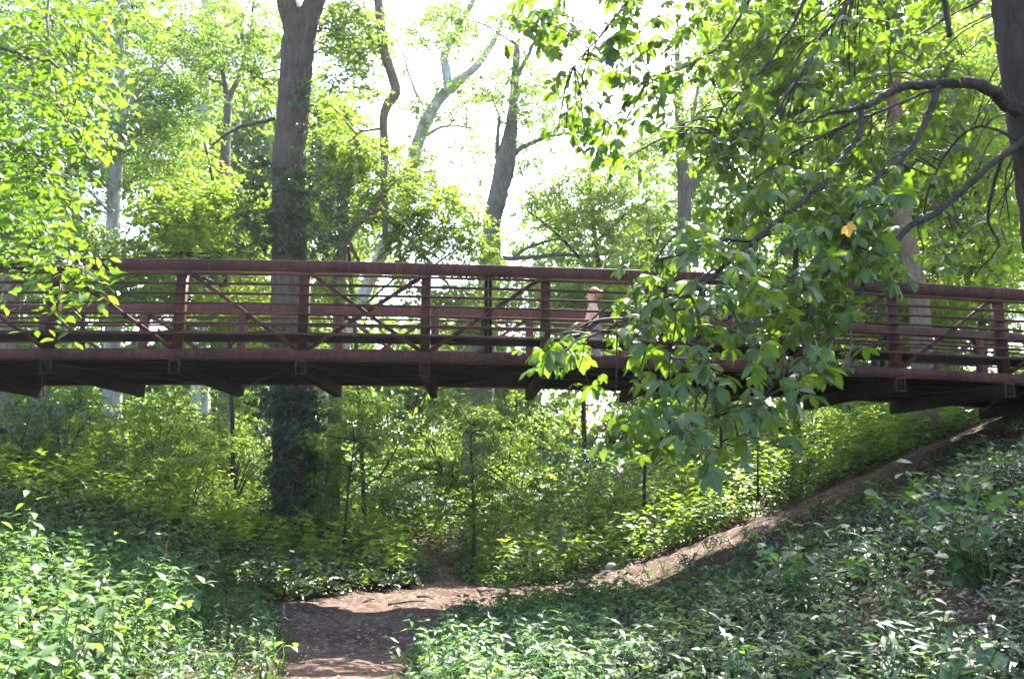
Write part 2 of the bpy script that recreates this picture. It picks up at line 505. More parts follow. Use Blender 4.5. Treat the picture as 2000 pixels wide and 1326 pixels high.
M['grass'] = leaf_mat('grass', [(0.05, 0.10, 0.03), (0.08, 0.15, 0.04)], (1.8, 1.7, 0.9), 0.4, 0.4, 0.4)
M['bark_dark'] = bark_mat('bark_dark', (0.022, 0.018, 0.015), (0.055, 0.045, 0.036), 5)
M['bark_grey'] = bark_mat('bark_grey', (0.09, 0.075, 0.062), (0.19, 0.165, 0.14), 5, moss=(0.07, 0.075, 0.04))
M['bark_brown'] = bark_mat('bark_brown', (0.11, 0.075, 0.05), (0.21, 0.155, 0.11), 5, moss=(0.08, 0.075, 0.04))
M['bark_pale'] = bark_mat('bark_pale', (0.22, 0.21, 0.19), (0.52, 0.51, 0.48), 2.0, moss=(0.17, 0.17, 0.13))
M['bark_trunk'] = bark_mat('bark_trunk', (0.040, 0.031, 0.025), (0.10, 0.080, 0.063), 5, moss=(0.045, 0.045, 0.022), bump=0.9)
M['bark_twig'] = plain_mat('bark_twig', (0.03, 0.022, 0.018), 0.8)
M['stem_green'] = plain_mat('stem_green', (0.07, 0.10, 0.035), 0.6)
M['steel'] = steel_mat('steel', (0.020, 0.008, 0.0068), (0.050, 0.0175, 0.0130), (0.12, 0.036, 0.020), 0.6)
M['steel_dark_shaded'] = steel_mat('steel_dark_shaded', (0.0035, 0.002, 0.0018), (0.006, 0.0034, 0.0028), (0.012, 0.006, 0.0045), 0.8)  # darker copy of the steel, with the under-deck shade put into its colour
M['wood_deck'] = plain_mat('wood_deck', (0.42, 0.33, 0.27), 0.85, 0.3, 12)
M['soil'] = soil_mat('soil', (0.022, 0.014, 0.010), (0.045, 0.029, 0.020), (0.08, 0.054, 0.038), (0.12, 0.09, 0.065))
M['path'] = soil_mat('path', (0.036, 0.023, 0.017), (0.075, 0.048, 0.036), (0.135, 0.093, 0.073), (0.24, 0.18, 0.145), 0.55)
M['stone'] = plain_mat('stone', (0.22, 0.19, 0.16), 0.85, 0.35, 25)
M['rust_rod'] = plain_mat('rust_rod', (0.45, 0.13, 0.04), 0.7)
M['zinc'] = plain_mat('zinc', (0.7, 0.7, 0.72), 0.4, 0.1)
M['graffiti'] = plain_mat('graffiti', (0.16, 0.15, 0.14), 0.9)


# ------------------------------------------------------------------ terrain
def soft(t, k=0.5):
    return np.logaddexp(0, np.asarray(t, float) / k) * k


def sstep(t):
    t = np.clip(t, 0, 1); return t * t * (3 - 2 * t)


PATH = [(-0.9, -3.0, 0.5), (-0.95, 2.0, 0.5), (-1.25, 6.0, 0.5), (-1.6, 8.2, 0.62), (-1.9, 10.4, 1.35), (-0.7, 12.0, 1.45), (1.1, 12.55, 1.0),
        (2.8, 12.5, 0.8), (5.4, 12.9, 0.75), (7.8, 13.2, 0.75), (10.0, 13.9, 0.7), (12.0, 15.0, 0.4)]
SPUR = [(-1.0, 12.5, 0.9), (-1.15, 14.2, 0.35), (-1.7, 17.0, 0.15)]


def capsules(x, y, pts):
    d = np.full(np.shape(x), 99.0)
    for (x0, y0, r0), (x1, y1, r1) in zip(pts[:-1], pts[1:]):
        dx, dy = x1 - x0, y1 - y0
        t = np.clip(((x - x0) * dx + (y - y0) * dy) / (dx * dx + dy * dy), 0, 1)
        d = np.minimum(d, np.hypot(x - x0 - t * dx, y - y0 - t * dy) - (r0 + (r1 - r0) * t))
    return d


def path_sd(x, y):
    x = np.asarray(x, float); y = np.asarray(y, float)
    d = np.minimum(capsules(x, y, PATH), capsules(x, y, SPUR))
    return d + (vnoise(x, y, 0.45, 3) - 0.5) * 0.28 + (vnoise(x, y, 0.13, 4) - 0.5) * 0.10


def terrain(x, y):
    x = np.asarray(x, float); y = np.asarray(y, float)
    z = -0.25 * sstep((y - 5) / 5)
    z = z + 2.6 * (1 - np.exp(-soft(y - 15.5, 1.0) * 0.035))
    r = 0.37 * soft(x - 0.95, 0.5)
    r = r - soft(r - 3.15, 0.12) * 0.93
    far = sstep((y - 14.5) / 12)
    z = z + r * (1 - 0.45 * far)
    l = 0.25 * soft(-x - 2.7, 0.6)
    l = l - soft(l - 3.1, 0.12) * 0.93
    z = z + l
    z = z + (vnoise(x, y, 2.6, 1) - 0.5) * 0.22 * sstep((np.hypot(x + 1, y) - 3) / 6) + (vnoise(x, y, 0.7, 2) - 0.5) * 0.07
    return z


def gz(x, y): return float(terrain(np.array([x]), np.array([y]))[0])


def axis(lo, hi, near_lo, near_hi, fine, coarse_n):
    a = np.arange(near_lo, near_hi, fine)
    l = near_lo - np.geomspace(fine, near_lo - lo, coarse_n)[::-1]
    h = near_hi + np.geomspace(fine * 0.5, hi - near_hi, coarse_n)
    return np.concatenate([l, a, h])


xs = axis(-260, 260, -9, 11, 0.14, 38)
ys = axis(-60, 420, 1.5, 18, 0.14, 38)
XX, YY = np.meshgrid(xs, ys, indexing='ij')
ZZ = terrain(XX, YY) + (vnoise(XX, YY, 0.22, 9) - 0.5) * 0.03
nx, ny = len(xs), len(ys)
ii, jj = np.meshgrid(np.arange(nx - 1), np.arange(ny - 1), indexing='ij')
a = ii * ny + jj
Fg = np.stack([a, a + ny, a + ny + 1, a + 1], -1).reshape(-1, 4)
g_o = link('ground', mesh_np('ground', np.stack([XX, YY, ZZ], -1).reshape(-1, 3), Fg, M['soil'], smooth=True))
g_o['kind'] = 'structure'

xs2 = np.arange(-4.6, 12.0, 0.075); ys2 = np.arange(-2.0, 17.5, 0.075)
X2, Y2 = np.meshgrid(xs2, ys2, indexing='ij')
sd = path_sd(X2, Y2)
Z2 = terrain(X2, Y2) + 0.030 - 0.09 * sstep((sd + 0.28) / 0.42) + (vnoise(X2, Y2, 0.09, 12) - 0.5) * 0.035 + (vnoise(X2, Y2, 0.28, 13) - 0.5) * 0.05 + (vnoise(X2, Y2, 0.16, 14) - 0.5) * 0.03
n2y = len(ys2)
ii, jj = np.meshgrid(np.arange(len(xs2) - 1), np.arange(n2y - 1), indexing='ij')
keep = (sd[:-1, :-1] < 0.16)
a = (ii * n2y + jj)[keep]
Fp = np.stack([a, a + n2y, a + n2y + 1, a + 1], -1)
used, inv = np.unique(Fp, return_inverse=True)
Vp = np.stack([X2, Y2, Z2], -1).reshape(-1, 3)[used]
p_o = link('dirt_path', mesh_np('dirt_path', Vp, inv.reshape(-1, 4), M['path'], smooth=True))
p_o['kind'] = 'structure'

# ------------------------------------------------------------------ the bridge
TH = R(3.2)
U3 = np.array([math.cos(TH), math.sin(TH), 0.0])
N3 = np.array([-math.sin(TH), math.cos(TH), 0.0])
Z3 = np.array([0, 0, 1.0])
D0, BW = 10.3, 3.0


def camber(s): return -0.0022 * (s + 3) ** 2


def B(s, w, z):
    """s along the bridge, w in from the outer face of the near truss, z above the level of the crown"""
    return U3 * s + N3 * (D0 + w) + Z3 * (z + camber(s))


S_POST = [-5.557 + 1.65 * k for k in range(-5, 8)] + [7.56, 9.2, 10.85]
S_END0, S_END1 = S_POST[0], S_POST[-1]
TOPZ, BOTZ = 4.515, 3.272      # top of the top chord, top of the bottom chord
bridge = thing('footbridge', 'long rust-brown steel truss footbridge spanning the hollow above the dirt path', 'footbridge', B(-1.5, 1.5, 3.0))


def swept(s0, s1, w, z, width, height, bev=0.006, n=24):
    """a bar that follows the camber; w and z are its centre"""
    ss = np.linspace(s0, s1, n)
    prof = [(-width / 2 + bev, -height / 2), (width / 2 - bev, -height / 2), (width / 2, -height / 2 + bev), (width / 2, height / 2 - bev),
            (width / 2 - bev, height / 2), (-width / 2 + bev, height / 2), (-width / 2, height / 2 - bev), (-width / 2, -height / 2 + bev)]
    V = np.array([B(s, w + a, z + b) for s in ss for a, b in prof])
    k = np.arange(8); i = np.arange(n - 1)
    a0 = (i[:, None] * 8 + k[None]); b0 = (i[:, None] * 8 + (k[None] + 1) % 8)
    Q = np.stack([a0, a0 + 8, b0 + 8, b0], -1).reshape(-1, 4)
    C = np.array([[0, 1, 6, 7], [1, 2, 5, 6], [2, 3, 4, 5]])
    C2 = C[:, ::-1] + 8 * (n - 1)
    return V, [np.vstack([Q, C, C2])]


CH_W = 0.11
for side, (w0, sgn) in enumerate(((0.0, 1), (BW, -1))):
    wc = w0 + sgn * (0.03 + CH_W / 2)          # chords and posts sit just inside the outer rails
    part('top_chord', *swept(S_END0 - 0.07, S_END1 + 0.07, wc, TOPZ - 0.0775, CH_W, 0.155), M['steel'], bridge)
    part('bottom_chord', *swept(S_END0 - 0.07, S_END1 + 0.07, wc, BOTZ - 0.07, CH_W, 0.14), M['steel'], bridge)
    ph = (TOPZ - 0.155) - BOTZ
    V0, F0 = box_between((0, 0, 0), (0, 0, ph), 0.105, 0.13, up=(1, 0, 0), bev=0.005)
    V0 = V0 @ np.stack([U3, N3, Z3])
    pm = mesh_np('post', V0, F0, M['steel'])
    for s in S_POST:
        o = link('post', pm, bridge)
        o.location = Vector(B(s, wc, BOTZ) - root_loc(bridge))
    # diagonals: they fall towards the middle of the span, with a cross in the middle panel
    for k in range(len(S_POST) - 1):
        a_, b_ = S_POST[k], S_POST[k + 1]
        mid = (a_ + b_) / 2
        kinds = ['\\'] if mid < -2.4 else (['\\', '/'] if mid < -0.7 else ['/'])
        for q, kd in enumerate(kinds):
            lo, hi = (b_ - 0.07, a_ + 0.07) if kd == '\\' else (a_ + 0.07, b_ - 0.07)
            off = 0.028 if q else -0.022
            V, F = box_between(B(lo, wc + off * sgn, BOTZ + 0.02), B(hi, wc + off * sgn, TOPZ - 0.175), 0.05, 0.058, up=N3, bev=0.004)
            part('diagonal_brace', V, [F], M['steel'], bridge)
    for k in range(7):
        z = 4.305 - 0.1365 * k
        wr = w0 + sgn * 0.013
        part('rail', *swept(S_END0 - 0.05, S_END1 + 0.05, wr, z, 0.032, 0.033, 0.003), M['steel'], bridge)
    # kick plate on the inside of the posts, a hand above the deck
    part('kick_plate', *swept(S_END0, S_END1, w0 + sgn * (0.03 + CH_W + 0.012), BOTZ + 0.195, 0.014, 0.145, 0.002), M['steel_dark_shaded'], bridge)

# floor beams below the chords, their boxed ends facing out
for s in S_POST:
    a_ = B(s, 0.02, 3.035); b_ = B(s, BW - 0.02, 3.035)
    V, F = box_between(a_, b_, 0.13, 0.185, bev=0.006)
    fb = part('floor_beam', V, [F], M['steel_dark_shaded'], bridge)
    for w_, dn in ((0.012, -1), (BW - 0.012, 1)):
        mb = MB()
        c = B(s, w_, 3.035)
        for (dx, dz, ww, hh) in ((0, 0.0865, 0.145, 0.018), (0, -0.0865, 0.145, 0.018), (-0.0645, 0, 0.016, 0.155), (0.0645, 0, 0.016, 0.155)):
            p0 = c + U3 * dx + Z3 * dz
            V, F = box_between(p0 - N3 * 0.008, p0 + N3 * 0.008, ww, hh)
            mb.add(V, F)
        V, F = mb.out()
        part('end_plate', V, F, M['steel'], fb)
    if abs(s - 6.0) < 0.2:
        cu = bpy.data.curves.new('graffiti', 'FONT')
        cu.body = 'FVWSCM'
        cu.size = 0.15
        cu.extrude = 0.0015
        tmp = bpy.data.objects.new('tmp', cu); COL.objects.link(tmp)
        me = bpy.data.meshes.new_from_object(tmp.evaluated_get(bpy.context.evaluated_depsgraph_get()))
        bpy.data.objects.remove(tmp)
        me.materials.clear(); me.materials.append(M['graffiti'])
        go = link('graffiti', me, fb)
        # on the side of the beam that faces left, reading from the far end towards the near one
        mt = Matrix((Vector(-N3), Vector(Z3), Vector(-U3))).transposed().to_4x4()
        mt.translation = Vector(B(s, 2.72, 2.985) - U3 * 0.068 - root_loc(fb))
        go.matrix_local = mt

# splice near the middle: a pair of bolted uprights and rows of bolt heads under the chord
for ds in (-0.028, 0.028):
    V, F = box_between(B(0.25 + ds, 0.075, BOTZ), B(0.25 + ds, 0.075, TOPZ - 0.156), 0.024, 0.05, up=U3, bev=0.003)
    part('splice_angle', V, [F], M['steel_dark_shaded'], bridge)
    V, F = box_between(B(0.25 + ds, BW - 0.075, BOTZ), B(0.25 + ds, BW - 0.075, TOPZ - 0.156), 0.024, 0.05, up=U3, bev=0.003)
    part('splice_angle', V, [F], M['steel_dark_shaded'], bridge)
hexa = np.array([[math.cos(k * math.pi / 3), math.sin(k * math.pi / 3)] for k in range(6)]) * 0.014
for (zb, dirz) in ((TOPZ - 0.155, -1), (BOTZ - 0.07, 0)):
    for k in range(10):
        s = 0.25 + (k - 4.5) * 0.075 + (0.04 if k > 4 else -0.04)
        for row in ((0.065, 0.105) if dirz else (0.0,)):
            if dirz:
                c = B(s, row, zb)
                V = np.array([c + U3 * h[0] + N3 * h[1] + Z3 * z for z in (0.001, -0.018) for h in hexa])
            else:
                c = B(s, 0.028, zb + (0.035 if k % 2 else -0.035))
                V = np.array([c + U3 * h[0] + Z3 * h[1] - N3 * z for z in (0.0, 0.014) for h in hexa])
            Q = np.array([[i, (i + 1) % 6, (i + 1) % 6 + 6, i + 6] for i in range(6)] + [[6, 7, 8, 9], [9, 10, 11, 6]])
            part('bolt', V, [Q], M['steel_dark_shaded'], bridge)
# stringers and wind bracing under the deck
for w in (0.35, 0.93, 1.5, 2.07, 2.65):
    part('stringer', *swept(S_END0, S_END1, w, BOTZ - 0.098, 0.05, 0.085, 0.003), M['steel_dark_shaded'], bridge)
for k in range(len(S_POST) - 1):
    s0, s1 = S_POST[k], S_POST[k + 1]
    a_, b_ = ((0.12, BW - 0.12) if k % 2 else (BW - 0.12, 0.12))
    part('wind_brace', *tube([B(s0 + 0.07, a_, 3.075), B(s1 - 0.07, b_, 3.075)], 0.010, 6), M['steel'], bridge)
# dark sheet added under the deck, standing in for its shade
part('deck_shade_sheet', *swept(S_END0, S_END1, BW / 2, BOTZ - 0.0565, BW - 0.34, 0.006, 0.001), M['steel_dark_shaded'], bridge)
# deck planks laid across
pk = 0.145
V0, F0 = box_between((0, 0, 0), N3 * (BW - 0.36), pk - 0.012, 0.045, bev=0.004)
plank = mesh_np('deck_plank', V0, [F0], M['wood_deck'])
npl = int((S_END1 - S_END0) / pk)
for k in range(npl):
    s = S_END0 + (k + 0.5) * pk
    o = link('deck_plank', plank, bridge)
    o.location = Vector(B(s, 0.18 + random.uniform(-0.008, 0.008), BOTZ - 0.028) - root_loc(bridge))
# a short bright pipe stub hanging under the far edge
part('drain_stub', *tube([B(-2.55, BW - 0.1, 3.12), B(-2.55, BW - 0.1, 2.90)], 0.02, 8), M['zinc'], bridge)
# abutments at both ends
for s_, lab in ((S_END1 + 0.45, 'concrete bridge seat in the bank at the high right end of the footbridge'), (S_END0 - 0.45, 'concrete bridge seat in the bank at the left end of the footbridge')):
    c = B(s_, 1.5, 2.2)
    V, F = box_between(B(s_, -0.2, 2.1), B(s_, BW + 0.2, 2.1), 0.8, 1.6, bev=0.02)
    o = link('bridge_abutment', mesh_np('bridge_abutment', V - c, [F], M['stone']))
    o.location = Vector(c)
    tag(o, lab, 'abutment')


# ------------------------------------------------------------------ trees behind the bridge
LO = leaf_lo(0.55); MID = leaf_mid(0.5); HI = leaf_hi(); LO_N = leaf_lo(0.38)
CL = {
    'broad': [spray(9, 12, 0.62, LO, 0.125, seed=k) for k in range(4)],
    'fine': [spray(10, 14, 0.60, LO_N, 0.105, seed=10 + k) for k in range(4)],
    'small': [spray(9, 14, 0.50, LO, 0.085, seed=20 + k) for k in range(4)],
    'ivy': [spray(7, 9, 0.30, leaf_lo(0.8), 0.085, flat=0.7, seed=30 + k) for k in range(3)],
    'far': [spray(9, 9, 1.25, LO, 0.40, flat=0.5, seed=40 + k, stems=False, wild=0.9) for k in range(3)],
}


def crown_arrays(specs, kind, scale=1.0, ymin=14.3, dens=2.1):
    out = []
    C = []
    for (px, py, Y, rx, ry, dY, n) in specs:
        k = 0
        n = int(n * dens)
        while k < n:
            v = rng.normal(0, 0.55, 3)
            if np.linalg.norm(v) > 1.15: continue
            c = at(px + v[0] * rx, py + v[1] * ry, Y + v[2] * dY)
            k += 1
            if c[1] < ymin: c = at(px + v[0] * rx, py + v[1] * ry, ymin + rng.random() * 0.8)
            if c[2] < gz(c[0], c[1]) + 0.3: continue
            C.append(c)
    C = np.array(C)
    idx = rng.integers(0, len(CL[kind]), len(C))
    for j, tm in enumerate(CL[kind]):
        m = idx == j
        n = int(m.sum())
        if n == 0: continue
        Mx = rot_z(rng.random(n) * 6.283) @ rot_x(rng.normal(0, 0.25, n))
        out.append(scatter(tm, Mx, C[m], scale * rng.uniform(0.75, 1.25, n)))
    return join(out), C


def px_path(pts, Y=None):
    """(px, py, width in px[, Y]) -> points and radii"""
    P, r = [], []
    for p in pts:
        y = p[3] if len(p) > 3 else Y
        P.append(at(p[0], p[1], y)); r.append(p[2] / 2 / 1500 * y)
    return np.array(P), np.array(r)


def limb_mesh(pts, Y=None, seg=10, n=6, rough=0.05, wob=0.0):
    P, r = px_path(pts, Y)
    Q = catmull(P, n)
    t = np.linspace(0, 1, len(P))
    rr = np.interp(np.linspace(0, 1, len(Q)), t, r)
    if wob: Q = Q + rng.normal(0, wob, Q.shape)
    return tube(Q, rr, seg, rough)


def make_tree(name, label, cat, trunk, Y, limbs, crown, kind, bark, leafm, scale=1.0, group=None, seg=12, twigs=0, crown_kind='stuff'):
    x, y = at(trunk[0][0], trunk[0][1], Y)[:2]
    z = gz(x, y)
    t = thing(name, label, cat, (x, y, z), group)
    P, r = px_path(trunk, Y)
    foot = np.array([P[0][0], P[0][1], min(z - 0.15, P[0][2] - 0.05)])
    P = np.vstack([foot, P]); r = np.concatenate([[r[0] * 1.25], r])
    Q = catmull(P, 7); rr = np.interp(np.linspace(0, 1, len(Q)), np.linspace(0, 1, len(P)), r)
    V, F = tube(Q, rr, seg, 0.05)
    part('trunk', V, F, M[bark], t, smooth=True)
    allp = [Q]
    for lb in limbs:
        V, F = limb_mesh(lb, Y, 8, 6, 0.06, 0.012)
        part('limb', V, F, M[bark], t, smooth=True)
        allp.append(catmull(px_path(lb, Y)[0], 6))
    if crown:
        (V, F, uv), C = crown_arrays(crown, kind, scale)
        part('crown', V, F, M[leafm], t, uv, kind='stuff')
        if twigs:
            A = np.vstack(allp)
            mb = MB()
            for c in C[rng.permutation(len(C))[:twigs]]:
                d = np.linalg.norm(A - c, axis=1); a_ = A[np.argmin(d + (A[:, 2] > c[2] + 0.5) * 1.5)]
                mid = (a_ + c) / 2 + np.array([0, 0, 0.12]) * np.linalg.norm(c - a_) + rng.normal(0, 0.08, 3)
                L = np.linalg.norm(c - a_)
                V, F = tube(catmull([a_, mid, c], 4), [0.012 + 0.008 * L, 0.006], 4, cap=False)
                mb.add(V, F)
            V, F = mb.out()
            part('twigs', V, F, M[bark], t, kind='stuff')
    return t


# the big ivy-clad tree just behind the bridge
big = make_tree('big_tree', 'massive grey-brown tree trunk directly behind the bridge, forking at the top edge', 'tree',
          [(583, 1040, 118), (578, 980, 92), (575, 860, 80), (572, 760, 76), (567, 620, 72), (565, 500, 70), (563, 350, 66), (572, 220, 66), (580, 120, 66), (588, 45, 70)], 16.5,
          [[(580, 70, 52), (562, 0, 46), (540, -80, 42), (505, -260, 36)], [(592, 70, 52), (612, 10, 46), (645, -70, 40), (700, -240, 34)],
           [(538, 232, 8), (500, 240, 7), (460, 252, 6), (415, 282, 4)]],
          [(700, 100, 16.8, 75, 120, 1.6, 16), (480, -160, 16.5, 160, 90, 3.0, 9), (760, -190, 16.5, 160, 90, 3.0, 9), (520, 90, 17.5, 60, 110, 1.5, 10)],
          'small', 'bark_trunk', 'leaf_mid', 1.0, twigs=24, seg=18)

# ivy on it
def ivy_arrays(spans, Y, n_per, off):
    out = []
    for (x0, y0, x1, y1, halfw, n) in spans:
        t = rng.random(n); ang = rng.random(n) * 6.283
        base = np.array([at(x0 + (x1 - x0) * k, y0 + (y1 - y0) * k, Y) for k in t])
        rad = halfw / 1500 * Y * (1 + np.abs(rng.normal(0, off, n)))
        P = base + np.stack([np.cos(ang) * rad, -np.abs(np.sin(ang)) * rad * 0.9, rng.normal(0, 0.1, n)], -1)
        idx = rng.integers(0, 3, n)
        for j in range(3):
            m = idx == j
            if m.sum():
                out.append(scatter(CL['ivy'][j], rot_z(rng.random(m.sum()) * 6.283) @ rot_x(rng.normal(0, 0.6, m.sum())), P[m], rng.uniform(0.4, 1.0, m.sum())))
    return join(out)


V, F, uv = ivy_arrays([(580, 1030, 574, 755, 36, 120), (574, 790, 568, 640, 35, 40), (560, 500, 548, 300, 46, 26), (520, 500, 515, 320, 26, 34),
                       (622, 500, 618, 300, 30, 46), (590, 470, 600, 150, 20, 22), (655, 500, 650, 400, 26, 22), (490, 510, 500, 400, 26, 20)], 16.2, 1, 0.42)
c0 = np.array([at(583, 1040, 16.1)[0], 16.1, gz(at(583, 1040, 16.1)[0], 16.1)])
iv = link('climbing_ivy', mesh_np('climbing_ivy', V - c0, [F], M['leaf_ivy'], uv)); iv.location = c0
tag(iv, 'dark green ivy wrapped around the massive trunk behind the bridge', 'ivy')

make_tree('sycamore_tree', 'slim tree with pale whitish bark, on the left bank behind the bridge', 'tree',
          [(216, 900, 40), (218, 820, 36), (221, 700, 33), (222, 560, 30), (222, 420, 27), (228, 300, 24), (232, 180, 21), (236, 20, 18), (240, -160, 14)], 22,
          [[(229, 260, 12), (255, 200, 9), (300, 150, 6)], [(233, 150, 10), (200, 90, 8), (160, 40, 5)]],
          [(230, 60, 22, 210, 150, 3.5, 60), (330, 230, 22, 100, 110, 2.5, 30), (120, 330, 21, 120, 140, 2.5, 40)], 'small', 'bark_pale', 'leaf_mid', 1.25, twigs=40)
make_tree('forest_tree', 'pale mottled trunk half hidden by leaves, left of the massive trunk', 'tree',
          [(392, 800, 36), (392, 600, 34), (390, 400, 32), (392, 300, 30), (398, 200, 26), (402, 60, 22), (405, -120, 16)], 28,
          [[(396, 240, 12), (360, 170, 9), (320, 120, 6)], [(390, 350, 10), (420, 300, 8), (470, 240, 5)]],
          [(380, 60, 28, 170, 120, 4, 46), (340, 300, 27, 110, 90, 3, 26)], 'small', 'bark_pale', 'leaf_bright', 1.5, twigs=30)
make_tree('forest_tree', 'thin grey trunk standing between the mottled trunk and the massive trunk', 'tree',
          [(440, 800, 28), (440, 600, 26), (438, 400, 24), (441, 280, 20), (446, 190, 16)], 25,
          [[(446, 195, 13), (470, 140, 9), (490, 60, 6), (500, -60, 4)], [(445, 200, 13), (430, 120, 9), (418, 20, 6)], [(436, 165, 6), (400, 150, 4)]],
          [(470, 90, 25, 90, 90, 3, 24)], 'small', 'bark_grey', 'leaf_mid', 1.3, twigs=18)
make_tree('understory_tree', 'leafy understory tree with fresh green layered foliage above the left of the railing', 'tree',
          [(455, 900, 8), (450, 700, 8), (440, 540, 8), (425, 400, 8), (400, 280, 5)], 19.5,
          [[(446, 520, 7), (380, 450, 5), (310, 420, 3)], [(440, 480, 6), (480, 400, 4), (500, 330, 3)]],
          [(390, 420, 19.5, 150, 110, 2.4, 62), (300, 560, 20, 200, 80, 2.6, 46), (470, 600, 19, 90, 70, 2, 24)], 'broad', 'bark_dark', 'leaf_bright', 1.0, twigs=36)
make_tree('understory_tree', 'low leafy tree with yellow-green foliage just right of the massive trunk', 'tree',
          [(712, 1010, 9), (706, 880, 8), (700, 740, 8), (690, 600, 9), (680, 480, 7), (672, 380, 5)], 18.2,
          [[(692, 620, 6), (740, 570, 5), (780, 540, 3)], [(684, 500, 5), (640, 430, 4), (620, 380, 3)]],
          [(660, 380, 18.5, 75, 110, 1.8, 32), (660, 560, 18.4, 60, 80, 1.5, 16), (700, 800, 17.6, 90, 40, 1.6, 12), (640, 900, 16.6, 50, 70, 1.0, 8), (745, 880, 17.4, 50, 50, 1.0, 7)], 'fine', 'bark_dark', 'leaf_bright', 1.0, twigs=24)
make_tree('crooked_tree', 'thin crooked bare trunk zigzagging up against the white sky', 'tree',
          [(648, 1000, 30), (655, 800, 28), (662, 640, 26), (663, 545, 26), (668, 490, 22), (688, 445, 21), (722, 415, 19), (748, 392, 17), (750, 330, 16), (752, 290, 17), (749, 235, 18), (757, 205, 20), (773, 180, 22), (767, 150, 21), (750, 100, 20), (744, 50, 20), (735, -40, 19), (720, -200, 17)], 17.4,
          [[(750, 380, 18), (752, 430, 13), (751, 460, 11)], [(748, 252, 6), (705, 258, 4), (685, 275, 3)], [(756, 425, 9), (800, 470, 8), (845, 520, 7), (900, 590, 5)],
           [(678, 470, 12), (690, 490, 9), (706, 520, 7)]],
          [(860, 400, 18, 100, 70, 1.8, 18), (700, 60, 18, 60, 60, 1.5, 7), (730, 350, 18, 50, 90, 1.5, 10), (800, 470, 18, 70, 50, 1.5, 10), (930, 480, 18, 60, 40, 1.5, 8), (870, 590, 18, 90, 50, 1.6, 14), (700, -160, 17.4, 120, 80, 2, 5), (640, 240, 18, 50, 110, 1.5, 9), (715, 300, 18, 50, 60, 1.5, 5)],
          'broad', 'bark_brown', 'leaf_bright', 0.95, twigs=24, seg=10)
make_tree('leaning_tree', 'grey tree leaning right, splitting into two stems, in the sky gap above the railing', 'tree',
          [(930, 900, 60), (940, 720, 52), (950, 600, 46), (958, 505, 42), (962, 430, 36), (972, 370, 32), (985, 310, 34), (996, 260, 26), (1003, 200, 20), (1010, 90, 14)], 24,
          [[(966, 430, 24), (982, 380, 22), (998, 320, 19), (1004, 250, 15)], [(975, 330, 12), (1005, 300, 11), (1045, 275, 9), (1100, 262, 5)],
           [(970, 310, 9), (972, 270, 8), (976, 230, 6)], [(952, 500, 16), (985, 505, 10), (1040, 503, 9), (1090, 497, 8), (1160, 500, 7), (1205, 485, 4)],
           [(1004, 502, 8), (1040, 480, 6), (1105, 462, 3)], [(1006, 160, 9), (1040, 90, 7), (1070, 20, 5)], [(950, 498, 14), (938, 485, 8)]],
          [(1010, 170, 24, 110, 80, 2.5, 20), (1090, 230, 24, 110, 60, 2.5, 22), (1040, 300, 25, 70, 60, 2.5, 12), (930, 60, 25, 90, 60, 2, 10), (950, 610, 20, 80, 60, 1.2, 22), (950, 800, 19, 90, 50, 1.2, 16)], 'small', 'bark_grey', 'leaf_mid', 1.0, twigs=26)
make_tree('bent_tree', 'faint far tree with a bent whitish trunk reaching into the bright sky', 'tree',
          [(640, 760, 26), (700, 600, 26), (768, 440, 27), (800, 340, 27), (820, 268, 26), (850, 205, 24), (884, 168, 20), (930, 130, 15), (965, 80, 11), (985, 30, 7)], 32,
          [[(878, 180, 22), (872, 140, 20), (868, 108, 18), (892, 60, 14), (925, 0, 11), (960, -80, 8)], [(822, 270, 9), (870, 246, 6), (920, 250, 4)], [(820, 200, 8), (800, 150, 5), (785, 100, 3)]],
          [(800, 350, 31, 70, 90, 2, 22), (820, 230, 31, 50, 40, 2, 6), (880, 60, 33, 130, 60, 3, 20), (900, 200, 32, 90, 60, 3, 14), (740, 120, 33, 60, 120, 3, 9), (1060, 120, 33, 90, 120, 3, 22), (690, 260, 33, 60, 150, 3, 12), (930, 300, 33, 90, 70, 3, 12), (960, 20, 33, 140, 50, 3, 12)], 'broad', 'bark_pale', 'leaf_bright', 1.0, twigs=20)
make_tree('forest_tree', 'far grey forked trunk in pale foliage, left of the overhanging dark leaves', 'tree',
          [(1330, 800, 38), (1332, 600, 34), (1336, 450, 30), (1336, 360, 27), (1330, 290, 22), (1325, 200, 16), (1322, 60, 10)], 28,
          [[(1340, 400, 14), (1362, 345, 12), (1400, 310, 9), (1440, 280, 5)], [(1334, 330, 12), (1350, 240, 9), (1370, 140, 6)]],
          [(1360, 200, 28, 120, 150, 3.5, 30), (1230, 300, 28, 110, 70, 3, 14)], 'small', 'bark_grey', 'leaf_bright', 1.4, twigs=24)
make_tree('pale_green_tree', 'pale green leafy tree filling the gap over the middle of the railing', 'tree',
          [(1290, 860, 14), (1240, 720, 13), (1180, 580, 12), (1160, 440, 9), (1150, 340, 6)], 24,
          [[(1150, 520, 8), (1080, 450, 6), (1030, 410, 4)], [(1155, 480, 8), (1220, 420, 6), (1270, 390, 4)], [(1145, 650, 8), (1060, 600, 6), (990, 570, 4)]],
          [(1160, 400, 24, 150, 75, 2.8, 74), (1080, 590, 22, 110, 60, 2.4, 34), (1230, 560, 22, 120, 80, 2.4, 36)], 'small', 'bark_dark', 'leaf_bright', 1.15, twigs=40)
